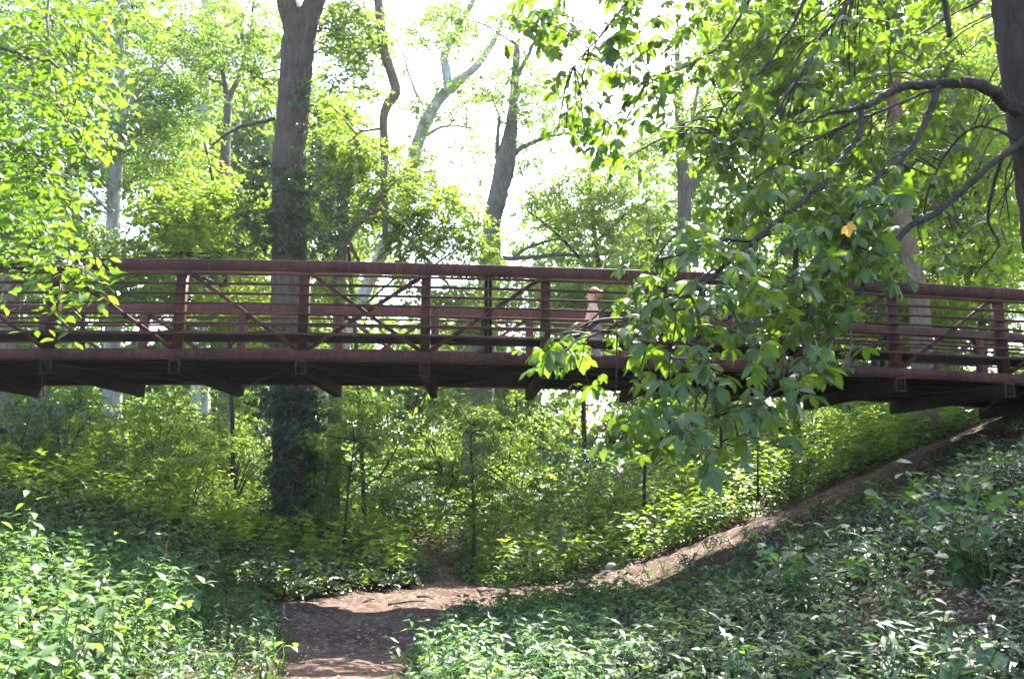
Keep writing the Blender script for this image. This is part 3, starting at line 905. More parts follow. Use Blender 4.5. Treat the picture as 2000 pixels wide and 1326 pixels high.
rt = make_tree('bank_tree', 'brown tree with a flared base beside the dirt path on the right bank', 'tree',
          [(1812, 880, 62), (1808, 850, 50), (1804, 800, 44), (1801, 720, 40), (1796, 600, 37), (1785, 530, 35), (1765, 440, 34), (1750, 340, 30), (1748, 220, 28), (1744, 80, 26), (1735, -100, 22)], 14.9,
          [[(1760, 400, 10), (1800, 380, 7), (1860, 430, 5), (1930, 470, 3)], [(1750, 300, 10), (1700, 240, 7), (1640, 200, 4)], [(1796, 450, 8), (1860, 460, 6), (1900, 510, 4), (1930, 560, 3)]],
          [(1740, 60, 15, 150, 130, 0.6, 26), (1850, 300, 15.6, 120, 140, 1.0, 26), (1900, 480, 15.6, 100, 90, 1.0, 20)], 'broad', 'bark_brown', 'leaf_bright', 0.9, twigs=36, seg=16)
make_tree('understory_tree', 'yellow-green leafy tree behind the right half of the bridge', 'tree',
          [(1560, 940, 16), (1556, 800, 14), (1550, 600, 12), (1560, 400, 9), (1570, 240, 6)], 17.5,
          [[(1552, 560, 7), (1620, 480, 5), (1680, 440, 3)], [(1555, 450, 7), (1480, 380, 5), (1440, 340, 3)]],
          [(1580, 180, 17.5, 150, 160, 2, 60), (1640, 420, 17.5, 130, 110, 2, 50), (1480, 60, 17.5, 120, 110, 2, 30), (1650, 620, 18, 130, 70, 2, 26)], 'broad', 'bark_dark', 'leaf_bright', 1.0, twigs=44)
make_tree('understory_tree', 'leafy tree rising behind the bank tree near the top right', 'tree',
          [(1925, 850, 18), (1920, 700, 16), (1915, 500, 13), (1900, 300, 9), (1890, 120, 6)], 18.5,
          [[(1916, 520, 7), (1860, 420, 5), (1820, 380, 3)], [(1905, 380, 7), (1960, 300, 5), (1990, 240, 3)]],
          [(1860, 140, 18.5, 140, 150, 2, 46), (1880, 560, 18.5, 150, 110, 2, 50), (1960, 300, 18, 80, 120, 1.6, 24)], 'fine', 'bark_dark', 'leaf_bright', 1.2, twigs=40)
for (px, w, Y, top, lab) in ((1708, 14, 21, 300, 'slender brown trunk under the right part of the bridge, left one of a close pair'),
                             (1724, 13, 21.3, 320, 'slender brown trunk under the right part of the bridge, right one of a close pair'),
                             (1737, 9, 22.5, 420, 'thinnest brown trunk beside the close pair under the right part of the bridge'),
                             (1142, 10, 24, 640, 'short thin trunk seen under the bridge right of its middle'),
                             (160, 12, 20, 480, 'thin dark trunk left of the pale sycamore'),
                             (15, 40, 18.5, 380, 'dark furrowed trunk at the left edge behind the railing')):
    make_tree('forest_tree', lab, 'tree', [(px, 880, w), (px - 2, 780, w * 0.95), (px + 3, 600, w * 0.8), (px + 6, top, w * 0.5)], Y,
              [[(px + 2, 620, w * 0.5), (px + 30, 540, w * 0.3), (px + 60, 480, w * 0.2)]],
              [(px + 10, top, Y, 90, 90, 1.6, 14)], 'small', 'bark_dark' if px != 15 else 'bark_brown', 'leaf_mid', 1.2, twigs=8, seg=8)

# saplings under the bridge
def sapling(label, px, pyb, Y, top, w, crown, kind='fine', leafm='leaf_bright', scale=0.8, lean=0):
    return make_tree('sapling', label, 'sapling', [(px, pyb, w), (px + lean * 0.3, pyb * 0.6 + top * 0.4, w * 0.8), (px + lean, top, w * 0.4)], Y,
                     [[(px + lean * 0.3, pyb * 0.6 + top * 0.4, w * 0.5), (px - 60, pyb * 0.45 + top * 0.55, w * 0.3)], [(px + lean * 0.5, (pyb + top) / 2, w * 0.5), (px + 70, pyb * 0.35 + top * 0.65, w * 0.3)]],
                     crown, kind, 'bark_dark', leafm, scale, twigs=26, seg=6)


sapling('spreading yellow-green sapling under the middle of the bridge', 925, 1035, 15.6, 830, 5.5, [(860, 930, 16.0, 90, 35, 1.0, 11), (950, 870, 15.8, 80, 30, 1.0, 10), (985, 950, 15.8, 60, 30, 0.8, 7), (900, 815, 16.2, 90, 25, 1.0, 9), (830, 860, 16.2, 60, 40, 1.0, 6), (925, 1000, 15.8, 90, 22, 1.0, 6)], kind='small', scale=0.75, lean=-6)
sapling('sapling with a slanting bare stem at the edge of the clearing', 672, 1060, 15.0, 860, 5, [(700, 850, 15.4, 90, 35, 0.8, 7), (670, 920, 15.4, 60, 40, 0.8, 6), (730, 940, 15.4, 60, 30, 0.6, 4)], kind='small', scale=0.7, lean=20)
sapling('dark-stemmed sapling left of the bright opening under the bridge', 1258, 965, 16.5, 800, 7, [(1240, 820, 16.8, 80, 45, 1.0, 18)], lean=8)
sapling('dark thin sapling stem standing in the bright opening', 1410, 935, 17.5, 790, 8, [(1400, 790, 17.8, 70, 40, 1.0, 10)], lean=-4)
sapling('thin leaning sapling stem right of the bright opening', 1452, 925, 17.0, 800, 6, [(1490, 800, 17.8, 80, 40, 1.0, 14)], lean=-22)
sapling('small leafy sapling beside the path below the right half of the bridge', 1480, 1000, 14.6, 860, 5, [(1470, 960, 14.9, 40, 50, 0.4, 5)], scale=0.5)

# shrubs under and behind the bridge
def shrub_mesh(seed, kind, n, h, w):
    g = np.random.default_rng(seed)
    C = []
    while len(C) < n:
        v = g.normal(0, 0.5, 3)
        if np.linalg.norm(v) > 1: continue
        C.append([v[0] * w, v[1] * w, max(0.12, h * 0.5 + v[2] * h * 0.5)])
    C = np.array(C)
    out = []
    idx = g.integers(0, len(CL[kind]), n)
    for j, tm in enumerate(CL[kind]):
        m = idx == j
        if m.sum():
            out.append(scatter(tm, rot_z(g.random(m.sum()) * 6.283) @ rot_x(g.normal(0, 0.3, m.sum())), C[m], g.uniform(0.5, 0.85, m.sum())))
    mb = MB()
    for c in C[:10]:
        mb.add(*tube(catmull([[0, 0, -0.1], [c[0] * 0.4, c[1] * 0.4, c[2] * 0.6], c], 3), [0.014, 0.005], 4, cap=False))
    return join(out), mb.out()


SH = []
for k, (kind, mt, n, h, w) in enumerate((('fine', 'leaf_bright', 26, 1.9, 1.3), ('small', 'leaf_mid', 28, 1.6, 1.4), ('broad', 'leaf_cool', 22, 1.7, 1.3), ('small', 'leaf_bright', 26, 2.1, 1.2))):
    (V, F, uv), (V2, F2) = shrub_mesh(50 + k, kind, n, h, w)
    SH.append((mesh_np('foliage', V, [F], M[mt], uv), mesh_np('stems', V2, F2, M['bark_twig'])))


def shrub(px, Y, sc, kind, label):
    x = at(px, 930, Y)[0]
    t = thing('shrub', label, 'shrub', (x, Y, gz(x, Y) - 0.05), 'shrubs in the undergrowth behind the bridge')
    t.scale = (sc, sc, sc * random.uniform(0.9, 1.15)); t.rotation_euler = (0, 0, random.random() * 6.283)
    link('foliage', SH[kind][0], t, 'stuff'); link('stems', SH[kind][1], t)


for a in ((30, 15.4, 1.1, 2, 'dark green shrub at the left edge under the bridge'),
          (120, 17.0, 1.2, 0, 'light green shrub left of the sycamore base'),
          (215, 16.0, 0.9, 1, 'shrub in front of the base of the pale sycamore'),
          (300, 18.0, 1.25, 3, 'tall bright shrub right of the pale sycamore'),
          (375, 15.8, 0.95, 0, 'shrub midway between sycamore and the ivy-clad trunk'),
          (455, 17.2, 1.2, 3, 'bright shrub close left of the ivy-clad trunk'),
          (490, 21.5, 1.5, 1, 'big shrub in the shade behind the ivy-clad trunk'),
          (340, 22.5, 1.6, 1, 'big shrub farther back between the sycamore and the ivy-clad trunk'),
          (110, 22.5, 1.6, 2, 'big dark shrub far back at the left'),
          (20, 19.5, 1.4, 1, 'tall shrub behind the dark one at the left edge'),
          (655, 15.9, 0.9, 0, 'feathery yellow-green shrub hugging the right side of the ivy-clad trunk'),
          (770, 19.5, 1.2, 2, 'bluish green shrub between the ivy-clad trunk and the central sapling'),
          (830, 23.0, 1.5, 0, 'light green shrub far back, left of the central sapling'),
          (905, 26.0, 1.7, 3, 'tall bright shrub far behind the central sapling'),
          (1010, 21.0, 1.3, 0, 'yellow-green shrub right behind the central sapling'),
          (1075, 18.0, 0.9, 1, 'low shrub right of the central sapling'),
          (1060, 25.0, 1.8, 3, 'sunlit tall shrub under the splice of the bridge'),
          (1150, 21.5, 1.3, 2, 'shrub at the foot of the pale green tree'),
          (1210, 18.5, 0.85, 0, 'small bright shrub left of the dark-stemmed sapling'),
          (1290, 24.0, 1.1, 1, 'shrub behind the dark-stemmed sapling'),
          (1540, 19.5, 1.0, 1, 'rounded shrub right of the bright opening'),
          (1600, 17.0, 0.8, 0, 'low light green shrub on the slope below the pair of slender trunks'),
          (1660, 22.0, 1.3, 3, 'bright shrub behind the slope, left of the slender pair'),
          (1770, 20.0, 1.1, 0, 'leafy shrub between the slender pair and the flared bank tree'),
          (1900, 17.5, 0.9, 3, 'bright shrub behind the path at the top of the bank'),
          (1985, 16.5, 0.8, 1, 'shrub at the right edge behind the path')):
    shrub(*a)

# distant woods: nobody could count them
specs = [(60, 150, 42, 260, 240, 8, 90), (260, 330, 42, 260, 300, 8, 130), (80, 560, 40, 230, 200, 7, 90), (430, 420, 38, 130, 260, 6, 110), (540, 330, 40, 110, 200, 5, 60),
         (560, 640, 36, 150, 150, 5, 60), (300, 800, 34, 420, 90, 5, 90), (700, 480, 44, 90, 120, 5, 30), (640, 250, 44, 60, 200, 5, 30), (740, 720, 38, 200, 110, 6, 70), (960, 780, 42, 220, 100, 6, 90),
         (150, 690, 40, 260, 50, 4, 50), (450, 690, 38, 200, 50, 4, 40), (880, 680, 40, 130, 50, 4, 34), (1150, 560, 42, 170, 170, 6, 100), (1300, 420, 42, 120, 150, 6, 50), (1350, 720, 38, 150, 150, 5, 80), (1500, 300, 38, 150, 330, 6, 120), (1720, 240, 36, 200, 320, 6, 150),
         (1900, 350, 34, 200, 400, 6, 150), (1650, 620, 36, 250, 150, 5, 100), (1700, 820, 32, 300, 70, 4, 80), (1000, 880, 34, 500, 40, 4, 80), (640, -120, 45, 300, 60, 5, 20)]
(V, F, uv), C = crown_arrays(specs, 'far', dens=1.15)
c0 = np.array([0, 38, gz(0, 38)])
dw = link('distant_woods', mesh_np('distant_woods', V - c0, [F], M['leaf_mid'], uv)); dw.location = c0
tag(dw, 'hazy green woods closing the view far behind the bridge', 'woods', kind='stuff')

# ------------------------------------------------------------------ ground cover
def weed(h, nodes, leaf, size, seed, spread=0.5, lean=0.12, stem=True):
    g = np.random.default_rng(seed)
    parts = []
    ln = g.normal(0, lean, 2)
    pts = np.array([[ln[0] * t * t * h, ln[1] * t * t * h, t * h] for t in np.linspace(0, 1, nodes + 1)])
    yaw = g.random() * 6.283
    for i in range(1, nodes + 1):
        f = 0.55 + 0.6 * math.sin(math.pi * min(1, i / nodes * 0.85))
        ys = [yaw + i * 1.57, yaw + i * 1.57 + 3.14]
        if i == nodes: ys += [yaw + 0.8, yaw + 3.9]
        n = len(ys)
        out = 0.06 * size
        parts.append(place_leaves(leaf, np.repeat(pts[i][None], n, 0) + 0 * out, np.array(ys) + g.normal(0, 0.25, n), g.normal(-0.12 + (0.35 if i == nodes else 0), 0.25, n), g.normal(0, 0.25, n), size * f * g.uniform(0.8, 1.2, n)))
    if stem:
        for i in range(nodes): parts.append(stem_t(pts[i], pts[i + 1], 0.0035))
    return join(parts)


def rosette(n, leaf, size, seed, rad=0.10, h=0.10):
    g = np.random.default_rng(seed)
    a = g.random(n) * 6.283; r = rad * np.sqrt(g.random(n))
    P = np.stack([np.cos(a) * r, np.sin(a) * r, h * g.uniform(0.3, 1.1, n)], -1)
    return place_leaves(leaf, P, a - 1.57 + g.normal(0, 0.6, n), g.normal(-0.05, 0.35, n), g.normal(0, 0.4, n), size * g.uniform(0.6, 1.2, n))


def vinca(leaf, size, seed, runners=4, n=7):
    g = np.random.default_rng(seed)
    parts = []
    for k in range(runners):
        yaw = g.random() * 6.283; L = g.uniform(0.12, 0.28)
        t = np.linspace(0.1, 1, n)
        P = np.stack([np.cos(yaw) * t * L, np.sin(yaw) * t * L, 0.05 + 0.07 * np.sin(t * 3) + g.normal(0, 0.01, n)], -1)
        for sd_ in (1, -1):
            parts.append(place_leaves(leaf, P, np.full(n, yaw - 1.57) + sd_ * g.uniform(0.7, 1.4, n), g.normal(0.15, 0.35, n), g.normal(0, 0.4, n), size * g.uniform(0.7, 1.2, n)))
    return join(parts)


def tuft(seed, n=11, h=0.3):
    g = np.random.default_rng(seed)
    bl = leaf_lo(0.045, 0.2)
    a = g.random(n) * 6.283
    return place_leaves(bl, g.normal(0, 0.02, (n, 3)) * [1, 1, 0], a, g.uniform(0.8, 1.35, n), g.normal(0, 0.2, n), h * g.uniform(0.6, 1.2, n))


WEED_HI = leaf_hi(0.52, 0.36, 0.30, 0.10); WEED_MID = leaf_mid(0.5, 0.25)


def sample(n, y0, y1, margin=0.7, pw=1.0):
    """points over the ground that the picture could see, between two distances"""
    y = y0 + (y1 - y0) * rng.random(n) ** pw
    half = y * 0.70 + margin
    x = (rng.random(n) * 2 - 1) * half
    return x, y


def put(x, y, tmpls, s_lo, s_hi, tilt=0.12, sink=0.01):
    z = terrain(x, y) - sink
    P = np.stack([x, y, z], -1)
    n = len(x); idx = rng.integers(0, len(tmpls), n)
    out = []
    for j, tm in enumerate(tmpls):
        m = idx == j; k = int(m.sum())
        if k: out.append(scatter(tm, rot_z(rng.random(k) * 6.283) @ rot_x(rng.normal(0, tilt, k)), P[m], rng.uniform(s_lo, s_hi, k)))
    return join(out)


def cover(name, label, arrays, mat, cat='ground cover'):
    V, F, uv = arrays
    c = np.array([0, 9, gz(0, 9)])
    o = link(name, mesh_np(name, V - c, [F], M[mat], uv)); o.location = c
    return tag(o, label, cat, kind='stuff')


def bare_bank(x, y):
    """how bare the earth is: the dry strip in the lee of the bridge on the right bank"""
    return sstep((x - 0.6) / 1.2) * sstep((y - 9.2 - 0.5 * (vnoise(x, y, 0.9, 31) - 0.5)) / 0.5) * (1 - sstep((y - 12.9 - 0.08 * x) / 0.4))


# tall weeds, left foreground
x, y = sample(7400, 2.9, 10.5, pw=0.8)
sd = path_sd(x, y)
dn = vnoise(x, y, 1.1, 21)
m = (sd > 0.10 + 0.12 * dn) & (x < -1.0) & (rng.random(len(x)) < 0.35 + 0.55 * dn)
hh = np.clip((sd[m] - 0.1) / 1.2, 0.25, 1)
tm = [weed(0.55, 8, WEED_MID, 0.078, 60 + k) for k in range(4)] + [weed(0.42, 6, WEED_MID, 0.065, 70 + k) for k in range(3)] + [weed(0.5, 5, WEED_HI, 0.10, 76 + k) for k in range(1)]
xm, ym = x[m], y[m]
near = hh > 0.6
cover('weeds', 'tall leafy weeds crowding the left side of the path in the foreground', join([put(xm[near], ym[near], tm, 0.75, 1.45, 0.2), put(xm[~near], ym[~near], tm, 0.35, 0.7, 0.2)]), 'leaf_weed', 'weeds')
# broad-leaved weeds on the right of the path, in the foreground
x, y = sample(8000, 2.7, 9.6, pw=0.8)
sd = path_sd(x, y); dn = vnoise(x, y, 0.9, 22)
m = (sd > 0.04 + 0.10 * dn) & (x > -1.2) & (rng.random(len(x)) < np.clip(1.15 - 0.5 * np.maximum(x - 0.3, 0), 0.07, 1) * (0.45 + 0.7 * dn))
tm = [weed(0.32, 5, WEED_MID, 0.08, 80 + k, lean=0.3) for k in range(4)] + [weed(0.24, 3, WEED_HI, 0.10, 90 + k) for k in range(2)] + [rosette(14, WEED_MID, 0.055, 95 + k, 0.14, 0.14) for k in range(3)]
cover('weeds', 'broad-leaved weeds on the right side of the path in the foreground', put(x[m], y[m], tm, 0.6, 1.25, 0.2), 'leaf_weed', 'weeds')
# periwinkle on the banks
x, y = sample(8500, 2.7, 12.6, pw=0.85)
sd = path_sd(x, y); dn = vnoise(x, y, 0.8, 23)
m = (sd > 0.02) & ((x > 0.3) | (y > 9.0)) & (rng.random(len(x)) < (0.12 + 0.85 * sstep((dn - 0.25) / 0.5)) * (1 - 0.975 * bare_bank(x, y)) * np.clip(0.3 + 0.4 * x, 0.3, 1))
vt = [vinca(MID, 0.042, 100 + k) for k in range(5)]
vl = [vinca(LO, 0.044, 100 + k) for k in range(5)]
xm, ym = x[m], y[m]; nr = ym < 5.5
cover('periwinkle', 'low glossy periwinkle carpet over the right bank', join([put(xm[nr], ym[nr], vt, 0.8, 1.4, 0.1), put(xm[~nr], ym[~nr], vl, 0.8, 1.4, 0.1)]), 'leaf_vinca')
# mid-distance carpet on both sides of the clearing and under the bridge
x, y = sample(13000, 9.0, 17.5, pw=0.9)
sd = path_sd(x, y); dn = vnoise(x, y, 1.3, 24)
m = (sd > 0.05) & (rng.random(len(x)) < (0.45 + 0.6 * dn) * (1 - 0.97 * bare_bank(x, y)))
lt = [rosette(13, LO, 0.085, 110 + k, 0.17, 0.16) for k in range(4)] + [weed(0.30, 4, LO, 0.10, 120 + k, stem=False) for k in range(3)]
cover('undergrowth', 'bright low green undergrowth around the clearing', put(x[m], y[m], lt, 0.7, 1.35, 0.2), 'leaf_mid')
x, y = sample(5200, 13.2, 22, pw=1.0)
sd = path_sd(x, y); dn = vnoise(x, y, 1.6, 25)
m = (sd > 0.25) & (rng.random(len(x)) < 0.3 + 0.9 * dn)
tt = [weed(0.55, 6, LO, 0.12, 130 + k, lean=0.3, stem=False) for k in range(5)]
cover('undergrowth', 'knee-high leafy undergrowth behind the clearing', put(x[m], y[m], tt, 0.6, 1.5, 0.2), 'leaf_bright')
x, y = sample(6000, 20, 44, pw=1.0)
tt = [weed(0.9, 5, LO, 0.26, 140 + k, lean=0.3, stem=False) for k in range(4)]
cover('undergrowth', 'far undergrowth between the trees', put(x, y, tt, 0.7, 1.4, 0.2), 'leaf_mid')
x, y = sample(3600, 3.0, 12.0, pw=0.85)
sd = path_sd(x, y); dn = vnoise(x, y, 0.7, 41)
m = (sd > 0.08) & (dn > 0.45) & (rng.random(len(x)) < (1 - 0.97 * bare_bank(x, y)))
NRW = leaf_mid(0.26, 0.35)
cover('weeds', 'narrow-leaved bluish green weeds mixed in among the others', put(x[m], y[m], [weed(0.42, 7, NRW, 0.10, 170 + k, lean=0.35) for k in range(4)], 0.5, 1.15, 0.25), 'leaf_cool', 'weeds')
# glossy low shrubs left of the clearing
x, y = sample(2600, 10.5, 14.8)
sd = path_sd(x, y)
m = (sd > 0.05) & (x < -0.8) & (rng.random(len(x)) < 0.9)
cover('undergrowth', 'dense dark glossy leaves bordering the back of the clearing', put(x[m], y[m], [vinca(LO, 0.06, 150 + k, 6, 7) for k in range(4)], 1.0, 1.8, 0.15), 'leaf_vinca')
# grass
x, y = sample(1500, 3, 15)
sd = path_sd(x, y)
m = (sd > -0.08) & (rng.random(len(x)) < np.where(sd < 0.35, 0.8, 0.2))
cover('grass', 'thin grass tufts along the edges of the path', put(x[m], y[m], [tuft(160 + k) for k in range(4)], 0.4, 1.1), 'grass', 'grass')
# litter
x, y = sample(24000, 2.7, 14.5, pw=0.85)
sd = path_sd(x, y)
m = rng.random(len(x)) < np.where(sd < -0.05, 0.45, np.where(x > 0.5, 0.95, 0.35))
x, y = x[m], y[m]
n = len(x)
V, F, uv = scatter(MID, rot_z(rng.random(n) * 6.283) @ rot_x(rng.normal(0, 0.3, n)) @ rot_y(rng.normal(0, 0.4, n)), np.stack([x, y, terrain(x, y) + 0.035 + rng.random(n) * 0.03], -1), rng.uniform(0.015, 0.07, n) * np.where(path_sd(x, y) < 0, 0.6, 1.0))
cover('leaf_litter', 'brown fallen leaves scattered over the bank and path', (V, F, uv), 'leaf_dead', 'leaf litter')

# ------------------------------------------------------------------ foreground trees
def in_poly(x, y, poly):
    c = False; j = len(poly) - 1
    for i in range(len(poly)):
        xi, yi = poly[i]; xj, yj = poly[j]
        if (yi > y) != (yj > y) and x < (xj - xi) * (y - yi) / (yj - yi) + xi: c = not c
        j = i
    return c


def poly_pts(poly, n, near, far):
    xs_ = [p[0] for p in poly]; ys_ = [p[1] for p in poly]
    out = []
    while len(out) < n:
        x_ = random.uniform(min(xs_), max(xs_)); y_ = random.uniform(min(ys_), max(ys_))
        if in_poly(x_, y_, poly): out.append(at(x_, y_, random.uniform(near, far)))
    return out


def palmate(seed, narrow=0.48):
    """a stalk and five leaflets fanning out from its end; a leaflet is about 1 long"""
    g = np.random.default_rng(seed)
    lf = [leaf_hi(narrow, 0.56, 0.22, 0.07), leaf_hi(narrow * 1.1, 0.6, 0.30, 0.10)]
    parts = [stem_t((0, 0, 0), (0, 0.75, 0.02), 0.018)]
    tip = np.array([0, 0.75, 0.02])
    dr = g.uniform(0.05, 0.6)
    for a_, L in ((-1.95, 0.62), (-0.95, 0.9), (0.0, 1.0), (0.95, 0.92), (1.95, 0.65)):
        parts.append(place_leaves(lf[g.integers(0, 2)], tip[None], [a_ + g.normal(0, 0.1)], [-dr + g.normal(0, 0.15)], [g.normal(0, 0.2)], [L * g.uniform(0.9, 1.08)]))
    return join(parts)


def simple_leaf(seed):
    g = np.random.default_rng(seed)
    return join([leaf_hi(g.uniform(0.5, 0.62), 0.42, g.uniform(0.1, 0.3), 0.09)])


def foliage(root, centres, skeleton, tmpls, per, spread, size, mat, n_parts=300, droop=-0.3, twig_r=0.006, twig_mat='bark_twig', yellow=(), flat=0.5):
    """twigs from the skeleton to each centre, leaves about the twig's end; the nearest leaves become parts of their own"""
    mb = MB(); B_, Y_, P_, R_, S_, I_ = [], [], [], [], [], []
    for c in centres:
        d = np.linalg.norm(skeleton - c, axis=1) + np.maximum(0, c[2] - skeleton[:, 2]) * 0.15
        a_ = skeleton[np.argmin(d)]
        L = np.linalg.norm(c - a_)
        dirv = (c - a_) / (L + 1e-6)
        mid = (a_ + c) / 2 + np.array([0, 0, 0.10 * L]) + rng.normal(0, 0.04, 3) * L
        end = c + dirv * spread * 0.5 + np.array([0, 0, -0.25 * spread])
        Q = catmull([a_, mid, c, end], 4)
        V, F = tube(Q, [twig_r * (0.7 + 0.5 * L), twig_r * 0.45], 4, cap=False)
        mb.add(V, F)
        k = max(2, int(per * random.uniform(0.7, 1.3)))
        base_yaw = math.atan2(dirv[1], dirv[0]) - math.pi / 2
        for q in range(k):
            t = 1 - (q / k) * min(1.0, 0.9 * spread / (L + 0.01) + 0.12)
            p = Q[int(round(t * (len(Q) - 1)))] + rng.normal(0, 0.02, 3)
            if spread > 0.2: p = p + rng.normal(0, spread * 0.28, 3) * [1, 1, 0.6]
            B_.append(p); Y_.append(base_yaw + (1 if q % 2 else -1) * random.uniform(0.3, 1.5)); P_.append(random.gauss(droop, 0.35)); R_.append(random.gauss(0, flat))
            S_.append(size * random.uniform(0.5, 1.25)); I_.append(random.randrange(len(tmpls)))
    B_, Y_, P_, R_, S_, I_ = map(np.array, (B_, Y_, P_, R_, S_, I_))
    Mx = rot_z(Y_) @ rot_x(P_) @ rot_y(R_)
    V, F = mb.out()
    part('twigs', V, F, M[twig_mat], root, kind='stuff')
    px, py, f = project(B_)
    big_ = np.where((px > 20) & (px < 1980) & (py > 20) & (py < 1300), S_ / f, 0)
    # a leaf right in front of the others is seen best
    order = np.argsort(-big_)
    sel = order[:n_parts]; rest = order[n_parts:]
    meshes = [mesh_np('leaf', t_[0], [t_[1]], M[mat], t_[2]) for t_ in tmpls] if n_parts else []
    r0 = root_loc(root)
    for i in sel:
        o = link('leaf', meshes[I_[i]], root)
        m4 = np.eye(4); m4[:3, :3] = Mx[i] * S_[i]; m4[:3, 3] = B_[i] - r0
        o.matrix_local = Matrix(m4.tolist())
    out = [scatter(tmpls[j], Mx[rest][I_[rest] == j], B_[rest][I_[rest] == j], S_[rest][I_[rest] == j]) for j in range(len(tmpls)) if (I_[rest] == j).any()]
    V, F, uv = join(out)
    part('foliage', V, [F], M[mat], root, uv, kind='stuff')
    return meshes


# the tree leaning in from the right edge
tb = at(2130, 760, 6.3)
buck = thing('overhanging_tree', 'dark tree at the right edge whose drooping five-fingered leaves hang in front of the bridge', 'tree', (tb[0], 6.3, gz(tb[0], 6.3)))
P = [np.array([tb[0] + 0.02, 6.3, gz(tb[0], 6.3) - 0.2])] + [at(*p) for p in ((2125, 760, 6.3), (2098, 520, 6.3), (2072, 330, 6.3), (2050, 200, 6.3), (2030, 80, 6.3), (2010, -60, 6.3), (1975, -330, 6.3), (1930, -700, 6.2))]
V, F = tube(catmull(P, 8), [0.42, 0.36, 0.345, 0.34, 0.335, 0.33, 0.32, 0.27, 0.2], 22, 0.03)
part('trunk', V, F, M['bark_dark'], buck, smooth=True)
LIMBS = [
    [(2010, 215, 40, 6.25), (1972, 208, 26, 6.2), (1942, 182, 25, 6.1), (1890, 163, 24, 6.0), (1830, 165, 20, 5.9), (1770, 168, 18, 5.8), (1725, 185, 16, 5.7), (1692, 208, 14, 5.6), (1640, 216, 9, 5.5), (1590, 235, 6, 5.4), (1540, 238, 3, 5.3)],
    [(1832, 168, 14, 5.9), (1820, 208, 13, 5.8), (1806, 245, 13, 5.7), (1768, 300, 14, 5.6), (1738, 325, 13, 5.5), (1694, 372, 12, 5.4), (1662, 430, 9, 5.2), (1642, 480, 8, 5.1), (1600, 560, 6, 4.9), (1572, 640, 4, 4.7)],
    [(1680, 212, 12, 5.6), (1679, 262, 12, 5.5), (1650, 300, 12, 5.4), (1612, 352, 12, 5.25), (1560, 400, 12, 5.1), (1510, 440, 10, 4.95), (1440, 500, 9, 4.75), (1370, 560, 8, 4.6), (1300, 600, 6, 4.45), (1220, 630, 4, 4.3), (1160, 655, 3, 4.2)],
    [(2030, 262, 34, 6.3), (1985, 288, 15, 6.2), (1940, 318, 14, 6.1), (1880, 372, 13, 6.0), (1830, 415, 13, 5.85), (1775, 445, 13, 5.7), (1722, 510, 12, 5.5), (1688, 560, 11, 5.35), (1655, 615, 10, 5.2), (1610, 680, 8, 5.0), (1560, 735, 6, 4.8), (1480, 785, 5, 4.6), (1400, 812, 4, 4.4), (1310, 838, 3, 4.2)],
    [(2020, 40, 40, 6.3), (1900, -150, 26, 6.2), (1720, -210, 22, 6.0), (1500, -200, 18, 5.8), (1250, -150, 12, 5.7), (1080, -60, 7, 5.6)],
    [(1740, -208, 12, 6.0), (1690, -60, 9, 5.9), (1640, 30, 8, 5.8), (1598, 80, 8, 5.75), (1560, 150, 7, 5.7), (1500, 240, 5, 5.6), (1462, 300, 3, 5.5)],
    [(1640, -206, 12, 5.9), (1600, -60, 8, 5.8), (1540, 60, 7, 5.7), (1478, 150, 6, 5.6), (1420, 200, 4, 5.5), (1395, 260, 3, 5.4)],
    [(1520, -200, 10, 5.8), (1480, -40, 7, 5.7), (1415, 80, 5, 5.6), (1340, 130, 3, 5.5), (1270, 150, 3, 5.4)],
    [(1300, -160, 9, 5.7), (1240, -20, 6, 5.6), (1180, 60, 4, 5.5), (1120, 130, 3, 5.4)],
    [(1480, 470, 7, 4.85), (1420, 470, 5, 4.8), (1360, 490, 4, 4.6), (1280, 510, 3, 4.5)],
    [(1842, 170, 6, 5.9), (1640, 250, 5, 5.7), (1500, 330, 4, 5.6), (1420, 400, 3, 5.5)],
    [(1985, 270, 7, 6.2), (1900, 250, 5, 6.4), (1830, 330, 4, 6.6), (1800, 420, 3, 6.7)],
    [(1960, 300, 8, 6.1), (1930, 420, 6, 6.3), (1950, 480, 4, 6.4), (1900, 540, 3, 6.5)],
]
sk = []
for lb in LIMBS:
    V, F = limb_mesh(lb, None, 8, 5, 0.05, 0.006)
    part('limb', V, F, M['bark_dark'], buck, smooth=True)
    sk.append(catmull(px_path(lb)[0], 6))
V, F = limb_mesh([(1836, -40, 15, 5.6), (1848, 20, 13, 5.6), (1855, 72, 10, 5.6)], None, 7, 4, 0.08)
part('dead_stub', V, F, M['bark_dark'], buck, smooth=True)
V, F = limb_mesh([(1656, 590, 4, 5.2), (1661, 640, 4, 5.15), (1660, 690, 4, 5.1), (1632, 732, 4, 5.1), (1600, 742, 3.5, 5.1), (1570, 745, 3, 5.1)], None, 5, 6)
part('bare_shoot', V, F, M['bark_grey'], buck, smooth=True)
sk = np.vstack(sk)
cen = []
cen += poly_pts([(1420, 400), (1300, 470), (1215, 530), (1190, 620), (1060, 660), (1060, 690), (1130, 710), (1240, 730), (1330, 700), (1460, 640), (1600, 640), (1640, 560), (1650, 480), (1560, 400)], 54, 4.1, 5.3)
cen += poly_pts([(1230, 730), (1180, 800), (1190, 850), (1270, 860), (1440, 860), (1500, 790), (1560, 740), (1600, 690), (1450, 640), (1300, 690)], 23, 3.9, 4.8)
cen += poly_pts([(1560, 480), (1480, 640), (1560, 740), (1640, 690), (1700, 600), (1710, 500)], 26, 4.8, 5.6)
cen += poly_pts([(1300, 860), (1430, 855), (1440, 870), (1320, 880)], 2, 3.9, 4.1)
